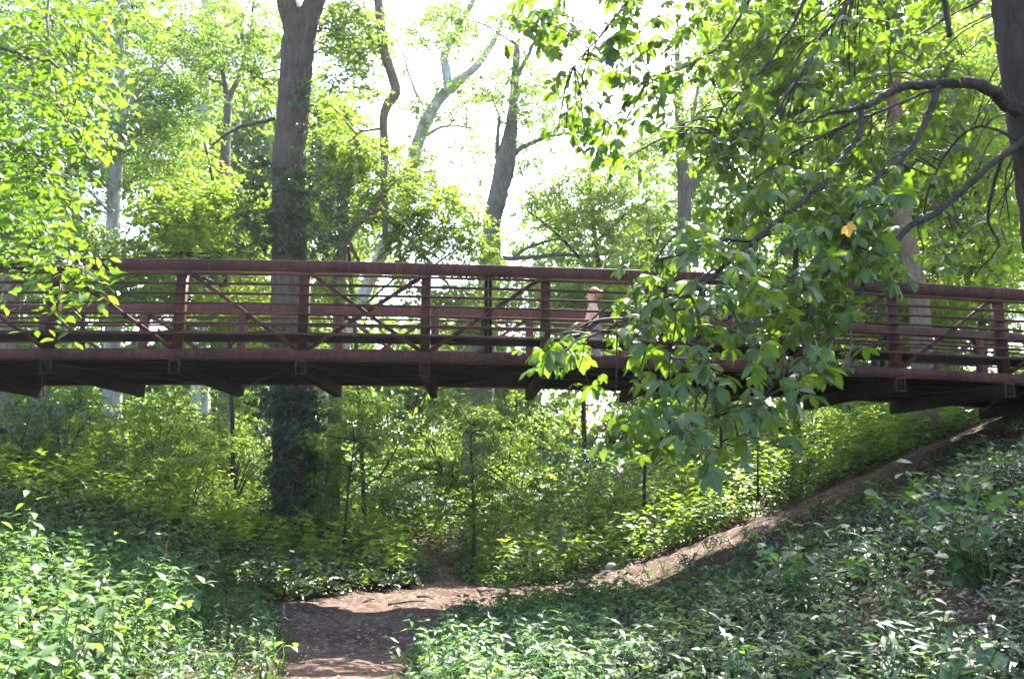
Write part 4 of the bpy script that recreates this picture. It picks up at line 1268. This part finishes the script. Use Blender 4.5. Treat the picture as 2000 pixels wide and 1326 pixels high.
cen += poly_pts([(1480, 330), (1400, 420), (1560, 420), (1700, 560), (1730, 420), (1700, 300)], 34, 4.9, 5.6)
cen += poly_pts([(1020, -40), (1040, 40), (1110, 60), (1130, 160), (1090, 230), (1180, 290), (1290, 230), (1420, 220), (1450, -40)], 44, 5.2, 6.2)
cen += [at(*q) for q in ((1060, 45, 5.4), (1110, 150, 5.4), (1150, 185, 5.3), (1095, 222, 5.3), (1200, 275, 5.3), (1240, 300, 5.3), (1020, 15, 5.5), (1130, 60, 5.5), (1180, 120, 5.4), (1260, 200, 5.4), (1320, 250, 5.4), (1400, 290, 5.4), (1250, 60, 5.6))]
cen += poly_pts([(1300, 200), (1380, 330), (1480, 330), (1520, 200), (1450, 100)], 18, 5.2, 6.0)
cen += poly_pts([(1430, -60), (1440, 300), (1560, 380), (1780, 300), (1900, 160), (1930, -60)], 125, 5.3, 7.4)
cen += poly_pts([(1700, 300), (1760, 520), (1900, 540), (1980, 480), (1960, 250), (1820, 220)], 34, 6.2, 8.0)
PM = [palmate(200 + k) for k in range(7)]
foliage(buck, cen, sk, PM, 5.8, 0.21, 0.117, 'leaf_buckeye', 300, droop=-0.3, twig_r=0.0075, flat=0.35)
# unseen crown added above the picture, shaped to shade the right bank
top = np.array([at(1930, -700, 6.2)])[0]
UP = [[top, (3.6, 8.0, 9.6), (4.0, 10.5, 10.8), (4.2, 13.6, 13.2)], [top, (5.4, 8.6, 9.6), (7.2, 10.8, 10.8), (8.6, 14.2, 13.6)], [at(2000, -250, 6.3), (5.6, 7.4, 8.0), (7.2, 8.6, 8.4), (8.6, 10.2, 9.0)],
      [at(2000, -250, 6.3), (3.2, 6.8, 7.6), (1.8, 7.8, 8.0), (0.9, 9.2, 8.6)], [top, (3.6, 5.4, 8.6), (2.4, 4.4, 8.0), (1.4, 3.4, 7.4)]]
sk2 = []
for u_ in UP:
    Q = catmull(u_, 7)
    part('limb', *tube(Q, [0.09, 0.06, 0.03], 8, 0.05), M['bark_dark'], buck, smooth=True)
    sk2.append(Q[3:])
sk2 = np.vstack(sk2)
cen = []
SV = np.array(SUN_DIR)
while len(cen) < 330:
    x0, y0 = random.uniform(0.6, 7.0), random.uniform(2.8, 7.4)
    z0 = gz(x0, y0)
    t0 = (1.9 + 0.69 * y0 - z0) / (SV[2] - 0.69 * SV[1]) + random.uniform(0.2, 3.2)
    if vnoise(x0, y0, 0.9, 77) > 0.30: cen.append(np.array([x0, y0, z0]) + SV * t0)
PL = []
for k in range(4):
    g_ = np.random.default_rng(300 + k)
    PL.append(join([place_leaves(LO, np.array([[0, 0.75, 0.0]]), [a_], [-0.4 + g_.normal(0, 0.2)], [g_.normal(0, 0.2)], [L_]) for a_, L_ in ((-1.95, 0.62), (-0.95, 0.9), (0.0, 1.0), (0.95, 0.92), (1.95, 0.65))]))
foliage(buck, cen, sk2, PL, 13, 0.55, 0.16, 'leaf_buckeye', 0, droop=-0.35, twig_r=0.006)
# a yellowed leaf caught in the twigs
yl = leaf_hi(0.7, 0.45, 0.1, 0.05)
yy = join([place_leaves(yl, np.zeros((1, 3)), [a_], [-0.2], [0.0], [L]) for a_, L in ((-0.9, 0.8), (0, 1.0), (0.9, 0.8), (2.2, 0.5))])
o = link('leaf', mesh_np('leaf', yy[0], [yy[1]], M['leaf_yellow'], yy[2]), buck)
m4 = np.eye(4); m4[:3, :3] = (rot_z(np.array([2.6])) @ rot_x(np.array([-1.25])) @ rot_y(np.array([0.3])))[0] * 0.085; m4[:3, 3] = at(1655, 440, 4.7) - root_loc(buck)
o.matrix_local = Matrix(m4.tolist()); o['label'] = 'yellowed leaf'

# the elm reaching in from the left
eb = np.array([-6.9, 6.6, gz(-6.9, 6.6)])
elm = thing('elm_tree', 'bright yellow-green small-leaved branches hanging in from the top left, over the railing', 'tree', eb)
P = [eb - [0, 0, 0.2], eb + [0.05, 0, 1.5], eb + [0.2, 0.05, 3.2], eb + [0.3, 0, 5.0], eb + [0.6, 0.1, 7.2]]
V, F = tube(catmull(P, 6), [0.24, 0.2, 0.18, 0.15, 0.1], 14, 0.05)
part('trunk', V, F, M['bark_brown'], elm, smooth=True)
EL = [
    [(-560, 60, 34, 6.6), (-300, 20, 22, 6.3), (-100, 40, 14, 6.0), (20, 100, 10, 5.8), (90, 118, 7, 5.7), (150, 150, 5, 5.6)],
    [(92, -60, 7, 5.9), (95, 40, 6, 5.8), (98, 120, 6, 5.7), (110, 190, 6, 5.6), (135, 250, 6, 5.5), (160, 290, 6, 5.4), (180, 312, 4, 5.35), (215, 330, 2, 5.3)],
    [(-560, 240, 30, 6.6), (-280, 220, 18, 6.2), (-60, 250, 10, 5.8), (60, 300, 7, 5.5), (140, 350, 4, 5.3)],
    [(-560, 480, 28, 6.6), (-300, 430, 16, 6.1), (-80, 440, 9, 5.6), (30, 470, 6, 5.3), (110, 500, 5, 5.1), (160, 520, 4, 5.0), (205, 560, 3, 4.9)],
    [(-560, -120, 28, 6.6), (-200, -120, 16, 6.2), (60, -80, 9, 6.0), (200, -40, 5, 5.8), (260, 20, 3, 5.7)],
]
sk = []
for lb in EL:
    V, F = limb_mesh(lb, None, 7, 5, 0.05, 0.008)
    part('limb', V, F, M['bark_grey'], elm, smooth=True)
    sk.append(catmull(px_path(lb)[0], 6))
sk = np.vstack(sk)
cen = poly_pts([(-60, -60), (270, -60), (235, 60), (200, 140), (250, 190), (225, 250), (180, 300), (-60, 320)], 165, 5.0, 7.0)
cen += poly_pts([(-60, 280), (170, 290), (140, 360), (155, 420), (120, 480), (-60, 500)], 95, 4.8, 6.6)
cen += poly_pts([(60, 500), (190, 510), (215, 570), (180, 600), (120, 620), (80, 560)], 13, 4.7, 5.2)
cen += poly_pts([(-60, 500), (30, 520), (20, 590), (-60, 600)], 6, 4.7, 5.2)
SLV = [simple_leaf(220 + k) for k in range(6)]
foliage(elm, cen, sk, SLV, 15, 0.30, 0.078, 'leaf_elm', 300, droop=-0.35, twig_r=0.004)


# ------------------------------------------------------------------ plants one can pick out in the foreground
HEART = leaf_hi(0.95, 0.34, 0.18, 0.06); ARROW = leaf_hi(0.46, 0.34, 0.25, 0.10)


def leafy_plant(name, label, cat, px, Y, h, stems, n, size, tmpl, mat, dx=0.35, group=None, droop=-0.15):
    x = at(px, 1100, Y)[0]; z = gz(x, Y)
    t = thing(name, label, cat, (x, Y, z - 0.02), group)
    me = mesh_np('leaf', tmpl[0], [tmpl[1]], M[mat], tmpl[2])
    for k in range(stems):
        yaw = random.random() * 6.283; sp = random.uniform(0.1, 1) * dx; hk = h * random.uniform(0.6, 1.05)
        Q = catmull([[0, 0, -0.05], [math.cos(yaw) * sp * 0.3, math.sin(yaw) * sp * 0.3, hk * 0.55], [math.cos(yaw) * sp, math.sin(yaw) * sp, hk]], 5)
        Q = Q + np.cumsum(rng.normal(0, 0.006, Q.shape), axis=0) * [1, 1, 0.2]
        V, F = tube(Q, [0.0038, 0.002], 5, cap=False)
        link('stem', mesh_np('stem', V, F, M['stem_green']), t)
        m_ = max(3, n // stems)
        for q in range(m_):
            f_ = 0.12 + 0.88 * (q + 1) / m_
            p = Q[int(round(f_ * (len(Q) - 1)))]
            ly = yaw + q * 2.4 + random.gauss(0, 0.3)
            rot = (rot_z(np.array([ly])) @ rot_x(np.array([random.gauss(droop, 0.3)])) @ rot_y(np.array([random.gauss(0, 0.3)])))[0]
            sz = size * random.uniform(0.6, 1.15)
            stalk = rot @ np.array([0, 0.45 * sz, 0.12 * sz])
            V, F = tube([p, p + stalk], 0.0018, 3, cap=False)
            o = link('leaf', me, t)
            m4 = np.eye(4); m4[:3, :3] = rot * sz; m4[:3, 3] = p + stalk * 0.35
            o.matrix_local = Matrix(m4.tolist())
    return t


leafy_plant('grapevine_shrub', 'shaded shrub of round leaves just below the dirt path on the right bank', 'shrub', 1560, 6.6, 0.85, 14, 170, 0.10, HEART, 'leaf_grape', 0.85)
leafy_plant('grapevine_shrub', 'tall shaded shrub of round leaves at the right edge of the bank', 'shrub', 1890, 5.6, 0.95, 16, 200, 0.10, HEART, 'leaf_grape', 0.95)
leafy_plant('grapevine_shrub', 'small round-leaved shrub between the two larger ones on the right bank', 'shrub', 1730, 6.0, 0.5, 8, 70, 0.09, HEART, 'leaf_grape', 0.6)
leafy_plant('broadleaf_weed', 'weed with big pointed leaves low in the middle of the right foreground', 'weed', 1640, 4.1, 0.34, 2, 10, 0.17, ARROW, 'leaf_grape', 0.12, droop=0.0)
leafy_plant('broadleaf_weed', 'weed of large rounded leaves near the bottom right corner', 'weed', 1860, 3.9, 0.30, 4, 18, 0.125, HEART, 'leaf_grape', 0.25, droop=0.05)
leafy_plant('broadleaf_weed', 'round-leaved weed at the bottom edge, left of the bottom right corner', 'weed', 1760, 3.4, 0.22, 3, 12, 0.11, HEART, 'leaf_weed', 0.2, droop=0.05)
leafy_plant('seedling', 'slim pale seedling with small heart-shaped leaves at the bottom edge', 'seedling', 1545, 3.5, 0.38, 2, 12, 0.075, HEART, 'leaf_weed', 0.1, droop=0.1)
leafy_plant('broadleaf_weed', 'leafy weed with pointed leaves at the bottom edge, left of the pale seedling', 'weed', 1430, 3.8, 0.32, 4, 20, 0.13, ARROW, 'leaf_weed', 0.2, droop=-0.05)
leafy_plant('tall_weed', 'tall sunlit weed standing at the left edge above the other weeds', 'weed', 40, 6.9, 1.25, 6, 70, 0.12, ARROW, 'leaf_weed', 0.45)
leafy_plant('tall_weed', 'second tall weed, just right of the one at the left edge', 'weed', 170, 7.3, 0.95, 5, 46, 0.11, ARROW, 'leaf_weed', 0.4)
leafy_plant('broadleaf_weed', 'sunlit cluster of pale broad leaves at the lower edge of the sloping path', 'weed', 1400, 8.3, 0.45, 6, 40, 0.12, ARROW, 'leaf_weed', 0.4)
leafy_plant('broadleaf_weed', 'leafy weed leaning over the left edge of the path in the foreground', 'weed', 520, 6.2, 0.5, 5, 34, 0.11, ARROW, 'leaf_weed', 0.3)
leafy_plant('seedling', 'small two-leaved seedling alone on the bare path', 'seedling', 735, 7.0, 0.10, 1, 3, 0.11, ARROW, 'leaf_bright', 0.02, droop=0.1)

# sticks, stones and the rod
for (px, py, Y, L, yw, lab) in ((795, 1178, 11.2, 0.55, 0.5, 'dark fallen stick on the path, in the sunlit band'), (830, 1165, 11.9, 0.35, -0.7, 'short broken stick in the middle of the clearing'),
                                (985, 1152, 12.3, 0.4, 0.1, 'fallen stick lying at the right side of the clearing'), (720, 1172, 11.4, 0.3, 1.2, 'thin twig lying at the left of the clearing')):
    x = at(px, py, Y)[0]; z = gz(x, Y) + 0.055
    d = np.array([math.cos(yw), math.sin(yw), 0.02]) * L / 2
    V, F = tube(catmull([[0, 0, 0] - d, [0.02, 0.03, 0.012], d], 4), [0.016, 0.012, 0.007], 6, 0.15)
    o = link('stick', mesh_np('stick', V, F, M['bark_dark'])); o.location = (x, Y, z); tag(o, lab, 'stick')


x = at(1930, 1265, 3.9)[0]; z = gz(x, 3.9)
V, F = tube(catmull([[-0.5, -0.25, 0.02], [-0.1, -0.05, 0.06], [0.3, 0.16, 0.10], [0.8, 0.3, 0.22]], 5), [0.018, 0.024, 0.03, 0.034], 9, 0.1)
o = link('fallen_branch', mesh_np('fallen_branch', V, F, M['bark_grey'], smooth=True)); o.location = (x, 3.9, z + 0.03); tag(o, 'grey fallen branch lying in the bottom right corner', 'branch')


def stone(px, Y, r, lab, seed, flat=0.7):
    g = np.random.default_rng(seed)
    th = np.linspace(0, math.pi, 7)[1:-1]; ph = np.linspace(0, 2 * math.pi, 10, endpoint=False)
    V = [(0, 0, flat)] + [(math.sin(a_) * math.cos(b_) * g.uniform(0.8, 1.15), math.sin(a_) * math.sin(b_) * g.uniform(0.8, 1.1) * 0.75, math.cos(a_) * flat * g.uniform(0.85, 1.1)) for a_ in th for b_ in ph] + [(0, 0, -flat)]
    T = [[0, 1 + i, 1 + (i + 1) % 10] for i in range(10)] + [[51, 41 + (i + 1) % 10, 41 + i] for i in range(10)]
    Q = [[1 + r_ * 10 + i, 11 + r_ * 10 + i, 11 + r_ * 10 + (i + 1) % 10, 1 + r_ * 10 + (i + 1) % 10] for r_ in range(4) for i in range(10)]
    x = at(px, 1100, Y)[0]
    o = link('stone', mesh_np('stone', np.array(V) * r, [np.array(Q), np.array(T)], M['stone'])); o.location = (x, Y, gz(x, Y) + r * 0.35); tag(o, lab, 'stone')


stone(1195, 13.45, 0.125, 'pale stone beside the far edge of the path right of the clearing', 5)
stone(1178, 13.38, 0.06, 'smaller stone touching the left side of the pale stone', 6)
stone(1255, 12.75, 0.035, 'small white pebble on the sloping path', 7)
stone(1322, 12.6, 0.03, 'small white pebble farther up the sloping path', 8)
x = at(326, 1040, 10.2)[0]
o = link('rusty_rod', mesh_np('rusty_rod', *tube([[0, 0, -0.1], [0.01, 0, 0.3], [0.0, 0.01, 0.62]], 0.007, 6), M['rust_rod'])); o.location = (x, 10.2, gz(x, 10.2)); tag(o, 'thin orange rusty rod standing upright among the undergrowth on the left', 'rod')

# ------------------------------------------------------------------ the person on the bridge
M['skin'] = plain_mat('skin', (0.34, 0.19, 0.13), 0.55, 0.1, 8)
M['hair'] = plain_mat('hair', (0.22, 0.075, 0.03), 0.55, 0.4, 60)
M['shirt'] = plain_mat('shirt', (0.40, 0.25, 0.21), 0.85, 0.15, 30)
M['trousers'] = plain_mat('trousers', (0.10, 0.11, 0.14), 0.85, 0.15, 40)
ps = at(1158, 600, 12.75)
sP = float(np.dot(ps, U3))
pl = B(sP, 2.35, BOTZ)
PSC = 0.9
per = thing('person', 'person with reddish hair in a bun and a pale pink top, walking on the bridge', 'person', pl)


per.scale = (PSC, PSC, PSC)


def skin_mesh(name, verts, edges, radii, mat, parent):
    me = bpy.data.meshes.new(name)
    me.from_pydata([tuple(v) for v in verts], edges, [])
    o = link(name, me, parent)
    sm = o.modifiers.new('skin', 'SKIN')
    sl = me.skin_vertices[0].data if me.skin_vertices else None
    if sl is None:
        bpy.context.view_layer.objects.active = o
        me.attributes
    for i, r_ in enumerate(radii):
        me.skin_vertices[0].data[i].radius = r_ if isinstance(r_, tuple) else (r_, r_)
    me.skin_vertices[0].data[0].use_root = True
    sb = o.modifiers.new('sub', 'SUBSURF'); sb.levels = 2; sb.render_levels = 2
    me.materials.append(M[mat])
    return o


# walking to the left (-X); front foot and back foot, the near arm reaching for the rail
J = {'pelvis': (0, 0, 0.92), 'waist': (0, 0, 1.06), 'chest': (-0.01, 0, 1.26), 'neck': (-0.015, 0, 1.42), 'jaw': (-0.03, 0, 1.50), 'head': (-0.02, 0, 1.58), 'crown': (-0.01, 0, 1.64),
     'shL': (-0.01, -0.17, 1.37), 'elL': (0.05, -0.20, 1.10), 'wrL': (-0.06, -0.18, 0.90), 'shR': (-0.01, 0.17, 1.37), 'elR': (-0.10, 0.22, 1.14), 'wrR': (-0.26, 0.24, 1.08),
     'hpL': (0, -0.09, 0.86), 'knL': (-0.16, -0.09, 0.49), 'anL': (-0.20, -0.09, 0.09), 'toL': (-0.34, -0.09, 0.035), 'hpR': (0, 0.09, 0.86), 'knR': (0.07, 0.09, 0.48), 'anR': (0.27, 0.09, 0.14), 'toR': (0.20, 0.09, 0.035)}
names = list(J)
ix = {n_: i for i, n_ in enumerate(names)}
E_ = [('pelvis', 'waist'), ('waist', 'chest'), ('chest', 'neck'), ('neck', 'jaw'), ('jaw', 'head'), ('head', 'crown'), ('chest', 'shL'), ('shL', 'elL'), ('elL', 'wrL'), ('chest', 'shR'), ('shR', 'elR'), ('elR', 'wrR'),
      ('pelvis', 'hpL'), ('hpL', 'knL'), ('knL', 'anL'), ('anL', 'toL'), ('pelvis', 'hpR'), ('hpR', 'knR'), ('knR', 'anR'), ('anR', 'toR')]
Rr = {'pelvis': 0.12, 'waist': 0.105, 'chest': 0.12, 'neck': 0.052, 'jaw': 0.075, 'head': 0.098, 'crown': 0.075, 'shL': 0.055, 'shR': 0.055, 'elL': 0.04, 'elR': 0.04, 'wrL': 0.026, 'wrR': 0.026,
      'hpL': 0.09, 'hpR': 0.09, 'knL': 0.058, 'knR': 0.058, 'anL': 0.038, 'anR': 0.038, 'toL': 0.03, 'toR': 0.03}


def sub_body(name, keep, scale_, mat, parent):
    ids = {n_: i for i, n_ in enumerate(keep)}
    return skin_mesh(name, [J[n_] for n_ in keep], [(ids[a_], ids[b_]) for a_, b_ in E_ if a_ in ids and b_ in ids], [Rr[n_] * scale_ for n_ in keep], mat, parent)


try:
    bpy.context.view_layer.update()
    body = sub_body('body', names, 1.0, 'skin', per)
    sub_body('top', ['chest', 'waist', 'pelvis', 'shL', 'shR', 'elL', 'elR'], 1.14, 'shirt', per)
    sub_body('trousers', ['pelvis', 'hpL', 'hpR', 'knL', 'knR', 'anL', 'anR'], 1.16, 'trousers', per)
except Exception as ex:
    print('person', ex)


def blob(name, c, r, mat, parent, cut=None, seg=16):
    th = np.linspace(0, math.pi, 10); ph = np.linspace(0, 2 * math.pi, seg, endpoint=False)
    V = np.array([(c[0] + r[0] * math.sin(a_) * math.cos(b_), c[1] + r[1] * math.sin(a_) * math.sin(b_), c[2] + r[2] * math.cos(a_)) for a_ in th for b_ in ph])
    i, j = np.meshgrid(np.arange(9), np.arange(seg), indexing='ij')
    F = np.stack([i * seg + j, (i + 1) * seg + j, (i + 1) * seg + (j + 1) % seg, i * seg + (j + 1) % seg], -1).reshape(-1, 4)
    return link(name, mesh_np(name, V, [F], M[mat], smooth=True), parent)


hr = blob('hair', (0.028, 0, 1.612), (0.118, 0.112, 0.118), 'hair', per)
blob('bun', (0.155, 0, 1.61), (0.06, 0.055, 0.06), 'hair', hr)
blob('nose', (-0.118, 0, 1.545), (0.018, 0.014, 0.022), 'skin', per, seg=8)
for sy in (-1, 1):
    blob('ear', (0.0, sy * 0.094, 1.55), (0.022, 0.012, 0.034), 'skin', per, seg=8)
    blob('eye', (-0.098, sy * 0.036, 1.575), (0.012, 0.014, 0.011), 'trousers', per, seg=8)
for nm in ('wrL', 'wrR'):
    w_ = np.array(J[nm]); dv = w_ - np.array(J['el' + nm[-1]]); dv /= np.linalg.norm(dv)
    mb = MB()
    side = np.cross(dv, [0, 0, 1]); side /= np.linalg.norm(side)
    mb.add(*tube([w_, w_ + dv * 0.09], [0.026, 0.034], 8))
    for q, (off, ln_) in enumerate(((-0.027, 0.062), (-0.009, 0.075), (0.009, 0.072), (0.027, 0.055))):
        b0 = w_ + dv * 0.08 + side * off
        mb.add(*tube([b0, b0 + dv * ln_ * 0.55, b0 + dv * ln_ * 0.9 + np.array([0, 0, -0.02])], [0.009, 0.0085, 0.007], 6))
    b0 = w_ + dv * 0.03 - side * 0.03
    mb.add(*tube([b0, b0 + dv * 0.03 - side * 0.022, b0 + dv * 0.06 - side * 0.02], [0.011, 0.010, 0.008], 6))
    V, F = mb.out()
    link('hand', mesh_np('hand', V, F, M['skin'], smooth=True), per)

# ------------------------------------------------------------------ haze volume, also standing in for the veiling glare
HZ = bpy.data.materials.new('haze'); HZ.use_nodes = True
hn = HZ.node_tree; hn.nodes.clear()
hv = hn.nodes.new('ShaderNodeVolumePrincipled'); hv.inputs['Color'].default_value = (0.93, 0.96, 1.0, 1); hv.inputs['Density'].default_value = 0.00032; hv.inputs['Anisotropy'].default_value = 0.35
ho = hn.nodes.new('ShaderNodeOutputMaterial'); hn.links.new(hv.outputs[0], ho.inputs['Volume'])
V = np.array([(x_, y_, z_) for x_ in (-262, 262) for y_ in (-62, 422) for z_ in (-2.2, 34)], float)
hz = link('haze', mesh_np('haze', V, [BOXQ], HZ), kind='stuff')
hz['label'] = 'thin bright haze between the trees, also standing in for glare'; hz['category'] = 'haze'
SC.cycles.volume_step_rate = 10
SC.cycles.volume_max_steps = 16
